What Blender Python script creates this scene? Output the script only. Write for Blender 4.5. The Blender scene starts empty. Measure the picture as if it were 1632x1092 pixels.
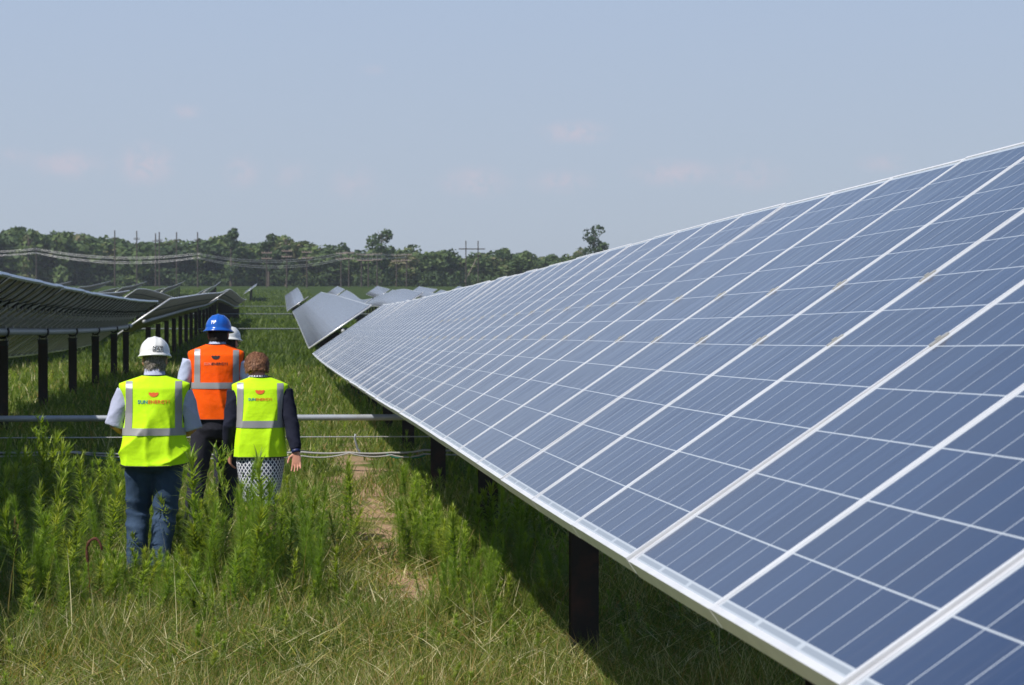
import bpy, bmesh, math, random
import numpy as np
from mathutils import Vector, Matrix
from mathutils.bvhtree import BVHTree

# ------------------------------------------------------------------ camera, sky, sun, exposure
scn = bpy.context.scene
COL = scn.collection
F_PX, CX, CY = 3880.0, 816.0, 546.0
YAW = math.atan((816 - 444.6) / F_PX)
PIT = math.atan(36 / F_PX)
EYE = Vector((0, 0, 1.7))
cam = bpy.data.cameras.new('camera')
cam.sensor_width = 22.3
cam.lens = 22.3 * F_PX / 1632
cam.clip_start = 0.05
cam.clip_end = 5000
cam.dof.use_dof = True
cam.dof.focus_distance = 10.5
cam.dof.aperture_fstop = 9.0
camo = bpy.data.objects.new('camera', cam)
COL.objects.link(camo)
camo.location = EYE
camo.rotation_euler = (math.radians(90) - PIT, 0, -YAW)
scn.camera = camo

SUN = Vector((-0.55, -0.34, 0.77)).normalized()
sun = bpy.data.lights.new('sun', 'SUN')
sun.energy = 4.2
sun.angle = math.radians(0.55)
sun.color = (1.0, 0.95, 0.87)
suno = bpy.data.objects.new('sun', sun)
COL.objects.link(suno)
suno.rotation_euler = (-SUN).to_track_quat('-Z', 'Y').to_euler()
suno.location = (-20, -12, 30)

scn.view_settings.view_transform = 'Standard'
scn.view_settings.look = 'None'
scn.view_settings.gamma = 1.0
scn.view_settings.exposure = 0.3
scn.cycles.max_bounces = 6
scn.cycles.transparent_max_bounces = 8
scn.cycles.use_denoising = True

world = bpy.data.worlds.new('World')
scn.world = world
world.use_nodes = True


def N(nt, typ, **kw):
    n = nt.nodes.new(typ)
    for k, v in kw.items():
        if k == 'inp':
            for a, b in v.items():
                n.inputs[a].default_value = b
        else:
            setattr(n, k, v)
    return n


def build_world():
    nt = world.node_tree
    nt.nodes.clear()
    L = nt.links.new
    out = N(nt, 'ShaderNodeOutputWorld')
    bg = N(nt, 'ShaderNodeBackground', inp={'Strength': 0.092})
    sky = N(nt, 'ShaderNodeTexSky', sky_type='NISHITA', sun_disc=False)
    sky.sun_elevation = math.asin(SUN.z)
    sky.sun_rotation = math.atan2(SUN.x, SUN.y)
    sky.altitude = 100
    sky.air_density = 1.0
    sky.dust_density = 0.35
    sky.ozone_density = 1.0
    # faint far cumulus, laid out by direction (azimuth from +Y towards +X, elevation) in degrees
    tc = N(nt, 'ShaderNodeTexCoord')
    sep = N(nt, 'ShaderNodeSeparateXYZ')
    L(tc.outputs['Generated'], sep.inputs[0])
    at = N(nt, 'ShaderNodeMath', operation='ARCTAN2')
    L(sep.outputs['X'], at.inputs[0]); L(sep.outputs['Y'], at.inputs[1])
    asn = N(nt, 'ShaderNodeMath', operation='ARCSINE')
    L(sep.outputs['Z'], asn.inputs[0])
    az = N(nt, 'ShaderNodeMath', operation='MULTIPLY', inp={1: 57.29578}); L(at.outputs[0], az.inputs[0])
    el = N(nt, 'ShaderNodeMath', operation='MULTIPLY', inp={1: 57.29578}); L(asn.outputs[0], el.inputs[0])
    cmb = N(nt, 'ShaderNodeCombineXYZ')
    L(az.outputs[0], cmb.inputs[0]); L(el.outputs[0], cmb.inputs[1])
    no = N(nt, 'ShaderNodeTexNoise', inp={'Scale': 2.4, 'Detail': 8.0, 'Roughness': 0.62, 'Distortion': 0.3})
    L(cmb.outputs[0], no.inputs['Vector'])
    acc = None
    clouds = [(-4.9, 3.60, .75, .30, .8), (-3.1, 3.62, .55, .42, 1.0), (-2.15, 4.85, .30, .16, .6), (-.85, 3.45, .38, .36, .6),
              (.3, 3.4, .45, .3, .35), (1.75, 3.2, .5, .4, .45), (4.6, 3.25, .7, .32, .8), (6.6, 3.25, .65, .25, .65),
              (6.95, 4.4, .72, .24, .85), (9.3, 3.45, .9, .27, .8), (11.1, 3.4, .7, .35, .5), (14.1, 3.65, .5, .2, .45),
              (-6.4, 7.6, 1.0, .16, .9), (-6.2, 3.75, .6, .2, .35), (2.2, 5.85, .3, .12, .25),
              (-14, 4.2, 1.6, .6, .8), (-20, 3.6, 2.2, .6, .8), (22, 4.2, 2.0, .6, .8), (30, 3.8, 2.5, .7, .8)]
    for (a, e, sa, se, w) in clouds:
        d1 = N(nt, 'ShaderNodeVectorMath', operation='SUBTRACT'); d1.inputs[1].default_value = (a, e, 0)
        L(cmb.outputs[0], d1.inputs[0])
        d2 = N(nt, 'ShaderNodeVectorMath', operation='MULTIPLY'); d2.inputs[1].default_value = (1 / sa, 1 / se, 0)
        L(d1.outputs[0], d2.inputs[0])
        ln = N(nt, 'ShaderNodeVectorMath', operation='LENGTH'); L(d2.outputs[0], ln.inputs[0])
        mr = N(nt, 'ShaderNodeMapRange', interpolation_type='SMOOTHSTEP',
               inp={'From Min': 0.0, 'From Max': 1.6, 'To Min': w, 'To Max': 0.0})
        L(ln.outputs['Value'], mr.inputs['Value'])
        if acc is None:
            acc = mr.outputs[0]
        else:
            mx = N(nt, 'ShaderNodeMath', operation='MAXIMUM')
            L(acc, mx.inputs[0]); L(mr.outputs[0], mx.inputs[1]); acc = mx.outputs[0]
    ad = N(nt, 'ShaderNodeMapRange', interpolation_type='SMOOTHSTEP',
           inp={'From Min': 0.32, 'From Max': 0.62, 'To Min': 0.0, 'To Max': 1.0})
    L(no.outputs['Fac'], ad.inputs['Value'])
    mu = N(nt, 'ShaderNodeMath', operation='MULTIPLY', use_clamp=True)
    L(acc, mu.inputs[0]); L(ad.outputs[0], mu.inputs[1])
    mu2 = N(nt, 'ShaderNodeMath', operation='MULTIPLY', inp={1: 1.0}); L(mu.outputs[0], mu2.inputs[0])
    tint = N(nt, 'ShaderNodeMix', data_type='RGBA', blend_type='MULTIPLY', inp={'Factor': 1.0})
    L(sky.outputs[0], tint.inputs[6]); tint.inputs[7].default_value = SKY_TINT
    # summer haze lying over the horizon and thinning out upwards
    hz = N(nt, 'ShaderNodeMapRange', interpolation_type='SMOOTHSTEP', inp={'From Min': 7.0, 'From Max': 24.0, 'To Min': 0.97, 'To Max': 0.0})
    L(el.outputs[0], hz.inputs['Value'])
    hr = N(nt, 'ShaderNodeMapRange', inp={'From Min': 0.0, 'From Max': 10.0}); L(el.outputs[0], hr.inputs['Value'])
    hc = N(nt, 'ShaderNodeMix', data_type='RGBA'); L(hr.outputs[0], hc.inputs['Factor'])
    hc.inputs[6].default_value = HAZE_LOW; hc.inputs[7].default_value = HAZE_HIGH
    hm = N(nt, 'ShaderNodeMix', data_type='RGBA'); L(hz.outputs[0], hm.inputs['Factor']); L(tint.outputs[2], hm.inputs[6]); L(hc.outputs[2], hm.inputs[7])
    mix = N(nt, 'ShaderNodeMix', data_type='RGBA')
    L(mu2.outputs[0], mix.inputs['Factor']); L(hm.outputs[2], mix.inputs[6])
    mix.inputs[7].default_value = CLOUD
    L(mix.outputs[2], bg.inputs[0])
    L(bg.outputs[0], out.inputs[0])


SKY_TINT = (1, 1, 1, 1)
CLOUD = (5.25, 5.05, 5.85, 1)
HAZE_LOW = (4.2, 4.78, 5.48, 1)
HAZE_HIGH = (3.6, 4.58, 6.35, 1)
build_world()

# ------------------------------------------------------------------ helpers
RIGHT = Vector((math.cos(YAW), -math.sin(YAW), 0))
FWD = Vector((math.sin(YAW) * math.cos(PIT), math.cos(YAW) * math.cos(PIT), -math.sin(PIT)))
UP = RIGHT.cross(FWD)


def at(px, py, depth):
    """world point seen at that pixel of the photograph, that far away"""
    return EYE + FWD * depth + RIGHT * ((px - CX) * depth / F_PX) + UP * ((CY - py) * depth / F_PX)


_cz = np.array([-60, -10, 0, 3.2, 5.2, 7.2, 9.2, 13.2, 17, 27, 35, 45, 55, 63, 72, 104, 135, 155, 180, 215, 235, 255, 313, 325, 350, 420, 500, 620, 900, 1600], float)
_cy = np.array([.2, .12, .112, .094, .084, .084, .091, .108, .112, .14, .17, .22, .31, .43, .66, 1.50, 2.26, 2.86, 3.1, 3.3, 3.65, 4.5, 6.55, 6.95, 7.95, 11.0, 13.15, 16.4, 23.5, 41.0])
_cY = _cz / math.cos(YAW)
_cZ = EYE.z + _cy - _cz * math.sin(PIT)
_cZ[-2:] = _cZ[-3] + np.array([1.0, 2.0])
_h = np.diff(_cY); _d = np.diff(_cZ) / _h
_m = np.zeros(len(_cY)); _m[0] = _d[0]; _m[-1] = _d[-1]
_m[1:-1] = (_d[:-1] * _h[1:] + _d[1:] * _h[:-1]) / (_h[1:] + _h[:-1])


def surf(x, y):
    """height of the middle of a solar table whose row runs at x"""
    x = np.asarray(x, float); y = np.clip(np.asarray(y, float), _cY[0], _cY[-1] - 1e-6)
    i = np.clip(np.searchsorted(_cY, y, side='right') - 1, 0, len(_cY) - 2)
    h = _h[i]; t = (y - _cY[i]) / h
    z = (2*t**3 - 3*t**2 + 1) * _cZ[i] + (t**3 - 2*t**2 + t) * h * _m[i] + (-2*t**3 + 3*t**2) * _cZ[i+1] + (t**3 - t**2) * h * _m[i+1]
    s = np.clip((1.0 - x) / 5.0, 0, 1); s = s * s * (3 - 2 * s)
    w = np.clip(y / 25.0, 0, 1) * np.clip((130 - y) / 60.0, 0, 1)
    z = z + 0.11 * s * w
    # the field rolls gently to both sides
    z = z + np.clip((np.abs(x) - 6) / 30, 0, 1) * (np.sin(y * 0.045 + 0.8 + x * 0.03) * 0.22 - 0.05) * np.clip((y - 40) / 60, 0, 1) * np.clip((330 - y) / 60, 0, 1)
    return z




def gnd(x, y):
    x = np.asarray(x, float); y = np.asarray(y, float)
    return surf(x, y) - np.interp(y, [16, 20.6, 27, 40, 56, 66, 80], [1.86, 1.85, 1.60, 1.42, 1.32, 1.42, 1.60]) + 0.025 * np.sin(x * 1.3 + y * .35) * np.sin(y * .8 + 1) + 0.012 * np.sin(x * 3.1 - y * 2.3)


def tag(o, label=None, cat=None, group=None, kind=None):
    if label: o['label'] = label
    if cat: o['category'] = cat
    if group: o['group'] = group
    if kind: o['kind'] = kind
    return o


def empty(name, loc=(0, 0, 0), rz=0.0):
    o = bpy.data.objects.new(name, None)
    o.empty_display_size = 0.1
    COL.objects.link(o); o.location = loc; o.rotation_euler = (0, 0, rz)
    return o


def link(name, me, parent=None, mats=None, loc=None, smooth=False):
    o = bpy.data.objects.new(name, me)
    COL.objects.link(o)
    if parent is not None: o.parent = parent
    if loc is not None: o.location = loc
    if mats is not None and len(me.materials) == 0:
        for m in (mats if isinstance(mats, (list, tuple)) else [mats]): me.materials.append(m)
    if smooth:
        me.polygons.foreach_set('use_smooth', [True] * len(me.polygons))
    return o


def np_mesh(name, V, Fq, uv=None, attr=None, mi=None):
    """quads (n,4) or tris (n,3) with numpy"""
    me = bpy.data.meshes.new(name)
    V = np.ascontiguousarray(V, dtype=np.float32); Fq = np.ascontiguousarray(Fq, dtype=np.int32)
    n, k = Fq.shape
    me.vertices.add(len(V)); me.vertices.foreach_set('co', V.ravel())
    me.loops.add(n * k); me.loops.foreach_set('vertex_index', Fq.ravel())
    me.polygons.add(n)
    me.polygons.foreach_set('loop_start', np.arange(0, n * k, k, dtype=np.int32))
    if mi is not None: me.polygons.foreach_set('material_index', np.asarray(mi, np.int32))
    me.update(calc_edges=True)
    if attr is not None:
        a = me.attributes.new('rnd', 'FLOAT', 'POINT'); a.data.foreach_set('value', np.asarray(attr, np.float32))
    if uv is not None:
        l = me.uv_layers.new(name='UVMap'); l.data.foreach_set('uv', np.asarray(uv, np.float32).ravel())
    return me


class MB:
    """collects boxes, bars, tubes and grids into one mesh"""
    def __init__(s): s.v = []; s.f = []; s.m = []; s.mat = 0

    def add(s, vs, fs):
        b = len(s.v); s.v += [tuple(p) for p in vs]; s.f += [tuple(b + i for i in f) for f in fs]; s.m += [s.mat] * len(fs)

    def box(s, c, d, M=None):
        x, y, z = d[0] / 2, d[1] / 2, d[2] / 2
        vs = [Vector((sx * x, sy * y, sz * z)) for sx in (-1, 1) for sy in (-1, 1) for sz in (-1, 1)]
        if M is not None: vs = [M @ p for p in vs]
        c = Vector(c)
        s.add([c + p for p in vs], [(0, 1, 3, 2), (4, 6, 7, 5), (0, 4, 5, 1), (2, 3, 7, 6), (0, 2, 6, 4), (1, 5, 7, 3)])

    def tube(s, pts, r, n=10, cap=True, flat=1.0):
        pts = [Vector(p) for p in pts]
        rr = r if isinstance(r, (list, tuple)) else [r] * len(pts)
        b = len(s.v); prev = None
        for i, p in enumerate(pts):
            a = (pts[min(i + 1, len(pts) - 1)] - pts[max(i - 1, 0)]).normalized()
            if prev is None:
                ref = Vector((0, 0, 1)) if abs(a.z) < .9 else Vector((1, 0, 0))
                u = a.cross(ref).normalized()
            else:
                u = (prev - a * prev.dot(a)).normalized()
            prev = u; w = a.cross(u)
            for k in range(n):
                t = 2 * math.pi * k / n
                s.v.append(tuple(p + (u * math.cos(t) + w * math.sin(t) * flat) * rr[i]))
        for i in range(len(pts) - 1):
            for k in range(n):
                s.f.append((b + i*n + k, b + i*n + (k+1) % n, b + (i+1)*n + (k+1) % n, b + (i+1)*n + k)); s.m.append(s.mat)
        if cap:
            s.f.append(tuple(b + k for k in range(n))[::-1]); s.m.append(s.mat)
            s.f.append(tuple(b + (len(pts)-1)*n + k for k in range(n))); s.m.append(s.mat)

    def ell(s, c, r, M=None, nu=16, nv=10):
        b = len(s.v); c = Vector(c)
        for j in range(nv + 1):
            ph = math.pi * j / nv
            for i in range(nu):
                t = 2 * math.pi * i / nu
                p = Vector((r[0]*math.sin(ph)*math.cos(t), r[1]*math.sin(ph)*math.sin(t), r[2]*math.cos(ph)))
                if M is not None: p = M @ p
                s.v.append(tuple(c + p))
        for j in range(nv):
            for i in range(nu):
                s.f.append((b + j*nu + i, b + (j+1)*nu + i, b + (j+1)*nu + (i+1) % nu, b + j*nu + (i+1) % nu)); s.m.append(s.mat)

    def loft(s, rings, close=True, cap=True):
        b = len(s.v); n = len(rings[0])
        for r in rings: s.v += [tuple(p) for p in r]
        k = n if close else n - 1
        for j in range(len(rings) - 1):
            for i in range(k):
                s.f.append((b + j*n + i, b + j*n + (i+1) % n, b + (j+1)*n + (i+1) % n, b + (j+1)*n + i)); s.m.append(s.mat)
        if cap and close:
            s.f.append(tuple(b + i for i in range(n))[::-1]); s.m.append(s.mat)
            s.f.append(tuple(b + (len(rings)-1)*n + i for i in range(n))); s.m.append(s.mat)

    def mesh(s, name, smooth=False):
        me = bpy.data.meshes.new(name)
        me.from_pydata(s.v, [], s.f)
        me.polygons.foreach_set('material_index', s.m)
        if smooth: me.polygons.foreach_set('use_smooth', [True] * len(s.f))
        me.update()
        return me

    def build(s, name, mats, parent=None, smooth=False, recalc=True):
        me = s.mesh(name, smooth)
        if recalc:
            bm = bmesh.new(); bm.from_mesh(me); bmesh.ops.recalc_face_normals(bm, faces=bm.faces); bm.to_mesh(me); bm.free()
        return link(name, me, parent, mats)


# ------------------------------------------------------------------ materials
def mat(name, col, rough=0.6, metal=0.0, spec=0.5, noise=None, bump=None, coords='Object'):
    """noise = (scale, second colour, low, high); bump = (scale, strength, distance)"""
    m = bpy.data.materials.new(name); m.use_nodes = True
    nt = m.node_tree; b = nt.nodes['Principled BSDF']; L = nt.links.new
    b.inputs['Base Color'].default_value = (*col, 1)
    b.inputs['Roughness'].default_value = rough; b.inputs['Metallic'].default_value = metal
    b.inputs['Specular IOR Level'].default_value = spec
    tc = N(nt, 'ShaderNodeTexCoord')
    if noise:
        no = N(nt, 'ShaderNodeTexNoise', inp={'Scale': noise[0], 'Detail': 5.0, 'Roughness': .6}); L(tc.outputs[coords], no.inputs['Vector'])
        mr = N(nt, 'ShaderNodeMapRange', inp={'From Min': noise[2], 'From Max': noise[3]}); L(no.outputs['Fac'], mr.inputs['Value'])
        mx = N(nt, 'ShaderNodeMix', data_type='RGBA'); L(mr.outputs[0], mx.inputs['Factor'])
        mx.inputs[6].default_value = (*col, 1); mx.inputs[7].default_value = (*noise[1], 1)
        L(mx.outputs[2], b.inputs['Base Color'])
    if bump:
        no = N(nt, 'ShaderNodeTexNoise', inp={'Scale': bump[0], 'Detail': 4.0}); L(tc.outputs[coords], no.inputs['Vector'])
        bp = N(nt, 'ShaderNodeBump', inp={'Strength': bump[1], 'Distance': bump[2]}); L(no.outputs['Fac'], bp.inputs['Height'])
        L(bp.outputs[0], b.inputs['Normal'])
    return m


def leaf_mat(name, stops, trans=0.35, rough=0.55, tcol=None, patch=None):
    """foliage: colour from a per-leaf random value, some light through the leaf"""
    m = bpy.data.materials.new(name); m.use_nodes = True
    nt = m.node_tree; nt.nodes.clear(); L = nt.links.new
    out = N(nt, 'ShaderNodeOutputMaterial')
    a = N(nt, 'ShaderNodeAttribute', attribute_name='rnd')
    r = N(nt, 'ShaderNodeValToRGB'); cr = r.color_ramp
    while len(cr.elements) < len(stops): cr.elements.new(0.5)
    for e, (p, c) in zip(cr.elements, stops): e.position = p; e.color = (*c, 1)
    L(a.outputs['Fac'], r.inputs[0])
    col = r.outputs[0]
    if patch:
        tc = N(nt, 'ShaderNodeTexCoord')
        no = N(nt, 'ShaderNodeTexNoise', inp={'Scale': patch[0], 'Detail': 3.0}); L(tc.outputs['Object'], no.inputs['Vector'])
        mr = N(nt, 'ShaderNodeMapRange', inp={'From Min': .4, 'From Max': .62}); L(no.outputs['Fac'], mr.inputs['Value'])
        mx = N(nt, 'ShaderNodeMix', data_type='RGBA', blend_type='MULTIPLY'); L(mr.outputs[0], mx.inputs['Factor'])
        L(col, mx.inputs[6]); mx.inputs[7].default_value = (*patch[1], 1); col = mx.outputs[2]
    p = N(nt, 'ShaderNodeBsdfPrincipled', inp={'Roughness': rough, 'Specular IOR Level': 0.3})
    t = N(nt, 'ShaderNodeBsdfTranslucent')
    L(col, p.inputs['Base Color'])
    tm = N(nt, 'ShaderNodeMix', data_type='RGBA', blend_type='MULTIPLY', inp={'Factor': 1.0})
    L(col, tm.inputs[6]); tm.inputs[7].default_value = (*(tcol or (1.5, 1.6, .6)), 1)
    L(tm.outputs[2], t.inputs[0])
    mx = N(nt, 'ShaderNodeMixShader', inp={0: trans}); L(p.outputs[0], mx.inputs[1]); L(t.outputs[0], mx.inputs[2])
    L(mx.outputs[0], out.inputs[0])
    return m


M = {}
M['alu'] = mat('anodised_aluminium', (.80, .80, .82), .40, .3, noise=(9, (.70, .70, .72), .45, .75))
M['alu_dull'] = mat('dull_aluminium', (.42, .42, .40), .45, .3, noise=(6, (.36, .35, .33), .4, .7))
M['galv'] = mat('galvanised_steel', (.34, .35, .36), .55, .25, noise=(14, (.26, .27, .28), .4, .7), bump=(40, .15, .004))
M['pipe'] = mat('drive_pipe_steel', (.42, .45, .50), .48, .3, noise=(5, (.33, .34, .36), .4, .7))
M['pipe_shaded'] = mat('shaded_pipe_steel', (.20, .22, .22), .6, .2)  # drive pipe steel darkened: shade on the far pipes put into the colour
M['post'] = mat('weathering_steel_post', (.020, .014, .013), .6, .2, noise=(7, (.055, .022, .016), .5, .75), bump=(30, .3, .004))
M['black'] = mat('black_plastic', (.012, .012, .013), .45)
M['backsheet'] = mat('panel_backsheet', (.36, .315, .22), .7, 0, .15, noise=(3, (.28, .245, .17), .4, .7))
M['cable_grey'] = mat('grey_conduit', (.42, .41, .39), .5)
M['cable_dark'] = mat('dark_cable', (.03, .03, .03), .5)
M['cable_green'] = mat('green_cable', (.01, .16, .10), .5)
M['wire'] = mat('steel_wire', (.55, .55, .55), .4, .4)
M['wood_pole'] = mat('weathered_pole_wood', (.075, .060, .050), .85, noise=(2, (.05, .04, .032), .4, .7))
M['insul'] = mat('pale_crossarm', (.42, .31, .27), .7)
M['dropping'] = mat('dropping', (.7, .7, .66), .8)


def glass_mat(name, far=False):
    m = bpy.data.materials.new(name); m.use_nodes = True
    nt = m.node_tree; b = nt.nodes['Principled BSDF']; L = nt.links.new
    uv = N(nt, 'ShaderNodeUVMap'); uv.uv_map = 'UVMap'
    sp = N(nt, 'ShaderNodeSeparateXYZ'); L(uv.outputs[0], sp.inputs[0])

    def mth(op, a, c=None, clamp=False, d=None):
        n = N(nt, 'ShaderNodeMath', operation=op, use_clamp=clamp)
        for i, q in enumerate((a, c, d)):
            if q is None: continue
            if isinstance(q, (int, float)): n.inputs[i].default_value = q
            else: L(q, n.inputs[i])
        return n.outputs[0]
    U0, V = sp.outputs[0], sp.outputs[1]
    U = mth('FLOORED_MODULO', U0, 1.0)
    # cell grid
    cu = mth('DIVIDE', mth('SUBTRACT', U, .0135), .1605)
    cvv = mth('DIVIDE', mth('SUBTRACT', V, .0135), .1608)
    du = mth('ABSOLUTE', mth('SUBTRACT', mth('FRACT', cu), .5))
    dv = mth('ABSOLUTE', mth('SUBTRACT', mth('FRACT', cvv), .5))
    gu = mth('GREATER_THAN', du, .5 - .0021 / .1605)
    gv = mth('GREATER_THAN', dv, .5 - .0017 / .1608)
    eu = mth('GREATER_THAN', mth('ABSOLUTE', mth('SUBTRACT', U, .495)), .495 - .024)
    ev = mth('GREATER_THAN', mth('ABSOLUTE', mth('SUBTRACT', V, .978)), .978 - .034)
    gap = mth('MAXIMUM', mth('MAXIMUM', gu, gv), mth('MAXIMUM', eu, ev))
    # busbars: three thin ribbons a cell, running up the slope
    bb = mth('ABSOLUTE', mth('SUBTRACT', mth('FRACT', mth('MULTIPLY', cu, 3.0)), .5))
    bus = mth('MULTIPLY', mth('LESS_THAN', bb, .012), .10)
    # ribbon segments in the white margin at the foot
    rv = mth('LESS_THAN', mth('ABSOLUTE', mth('SUBTRACT', V, .0235)), .0055)
    ru = mth('LESS_THAN', mth('ABSOLUTE', mth('SUBTRACT', mth('FRACT', mth('DIVIDE', mth('SUBTRACT', U, .0135), .321)), .5)), .455)
    rib = mth('MULTIPLY', mth('MULTIPLY', rv, ru), .8)
    # each cell its own shade of blue
    wn = N(nt, 'ShaderNodeTexWhiteNoise', noise_dimensions='3D')
    cb = N(nt, 'ShaderNodeCombineXYZ')
    L(mth('FLOOR', mth('ADD', mth('DIVIDE', mth('SUBTRACT', U0, .0135), .1605), 0)), cb.inputs[0]); L(mth('FLOOR', cvv), cb.inputs[1])
    oi = N(nt, 'ShaderNodeObjectInfo'); L(mth('MULTIPLY', oi.outputs['Random'], 97.0), cb.inputs[2])
    L(cb.outputs[0], wn.inputs['Vector'])
    no = N(nt, 'ShaderNodeTexNoise', inp={'Scale': 26.0, 'Detail': 3.0}); L(uv.outputs[0], no.inputs['Vector'])
    fac = mth('ADD', mth('MULTIPLY', wn.outputs['Value'], .6), mth('MULTIPLY', no.outputs['Fac'], .4))
    c1 = N(nt, 'ShaderNodeMix', data_type='RGBA'); L(fac, c1.inputs['Factor'])
    c1.inputs[6].default_value = (.006, .018, .066, 1); c1.inputs[7].default_value = (.010, .030, .098, 1)

    def over(a, f, c):
        x = N(nt, 'ShaderNodeMix', data_type='RGBA'); L(f, x.inputs['Factor']); L(a, x.inputs[6]); x.inputs[7].default_value = (*c, 1)
        return x.outputs[2]
    col = over(c1.outputs[2], bus, (.45, .47, .5))
    col = over(col, gap, (.46, .50, .55))
    col = over(col, rib, (.22, .25, .29))
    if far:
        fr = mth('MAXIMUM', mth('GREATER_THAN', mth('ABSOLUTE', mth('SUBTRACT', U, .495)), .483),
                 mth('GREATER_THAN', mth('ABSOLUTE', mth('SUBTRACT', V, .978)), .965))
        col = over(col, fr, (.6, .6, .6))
    # streaky dry dust; extra on far rows paints in their pale sky reflection
    mp = N(nt, 'ShaderNodeMapping'); mp.inputs['Scale'].default_value = (9, 1.6, 1); L(uv.outputs[0], mp.inputs[0])
    dn = N(nt, 'ShaderNodeTexNoise', inp={'Scale': 2.0, 'Detail': 5.0, 'Roughness': .65}); L(mp.outputs[0], dn.inputs['Vector'])
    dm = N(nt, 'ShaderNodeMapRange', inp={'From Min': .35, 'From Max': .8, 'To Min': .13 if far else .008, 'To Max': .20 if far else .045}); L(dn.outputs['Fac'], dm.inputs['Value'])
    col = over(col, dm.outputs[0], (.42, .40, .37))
    L(col, b.inputs['Base Color'])
    b.inputs['Roughness'].default_value = .16
    b.inputs['IOR'].default_value = 1.38
    b.inputs['Specular IOR Level'].default_value = .44
    rn = N(nt, 'ShaderNodeMapRange', inp={'From Min': .3, 'From Max': .8, 'To Min': .10, 'To Max': .26}); L(dn.outputs['Fac'], rn.inputs['Value'])
    L(rn.outputs[0], b.inputs['Roughness'])
    return m


M['glass'] = glass_mat('solar_glass')
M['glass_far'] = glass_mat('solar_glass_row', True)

def back_mat():
    m = mat('panel_backs_row', (.36, .315, .22), .7, 0, .15, noise=(.4, (.27, .235, .165), .4, .7))
    nt = m.node_tree; b = nt.nodes['Principled BSDF']; L = nt.links.new; old = b.inputs['Base Color'].links[0].from_socket
    uv = N(nt, 'ShaderNodeUVMap'); uv.uv_map = 'UVMap'; sp = N(nt, 'ShaderNodeSeparateXYZ'); L(uv.outputs[0], sp.inputs[0])
    fr = N(nt, 'ShaderNodeMath', operation='FRACT'); L(sp.outputs[0], fr.inputs[0])
    sb = N(nt, 'ShaderNodeMath', operation='SUBTRACT', inp={1: .5}); L(fr.outputs[0], sb.inputs[0])
    ab = N(nt, 'ShaderNodeMath', operation='ABSOLUTE'); L(sb.outputs[0], ab.inputs[0])
    gt = N(nt, 'ShaderNodeMath', operation='GREATER_THAN', inp={1: .455}); L(ab.outputs[0], gt.inputs[0])
    vb = N(nt, 'ShaderNodeMath', operation='SUBTRACT', inp={1: 1.38}); L(sp.outputs[1], vb.inputs[0])
    va = N(nt, 'ShaderNodeMath', operation='ABSOLUTE'); L(vb.outputs[0], va.inputs[0])
    vl = N(nt, 'ShaderNodeMath', operation='LESS_THAN', inp={1: .05}); L(va.outputs[0], vl.inputs[0])
    mx = N(nt, 'ShaderNodeMath', operation='MAXIMUM'); L(gt.outputs[0], mx.inputs[0]); L(vl.outputs[0], mx.inputs[1])
    mc = N(nt, 'ShaderNodeMix', data_type='RGBA'); L(mx.outputs[0], mc.inputs['Factor']); L(old, mc.inputs[6]); mc.inputs[7].default_value = (.07, .065, .055, 1)
    L(mc.outputs[2], b.inputs['Base Color'])
    return m


M['back_far'] = back_mat()

# ------------------------------------------------------------------ solar tables
TILT = math.atan2(.566, .824)
CT, ST = math.cos(TILT), math.sin(TILT)
WID, LEN = .990, 1.956
OFF = .15          # table surface above the tube, along the normal


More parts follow.
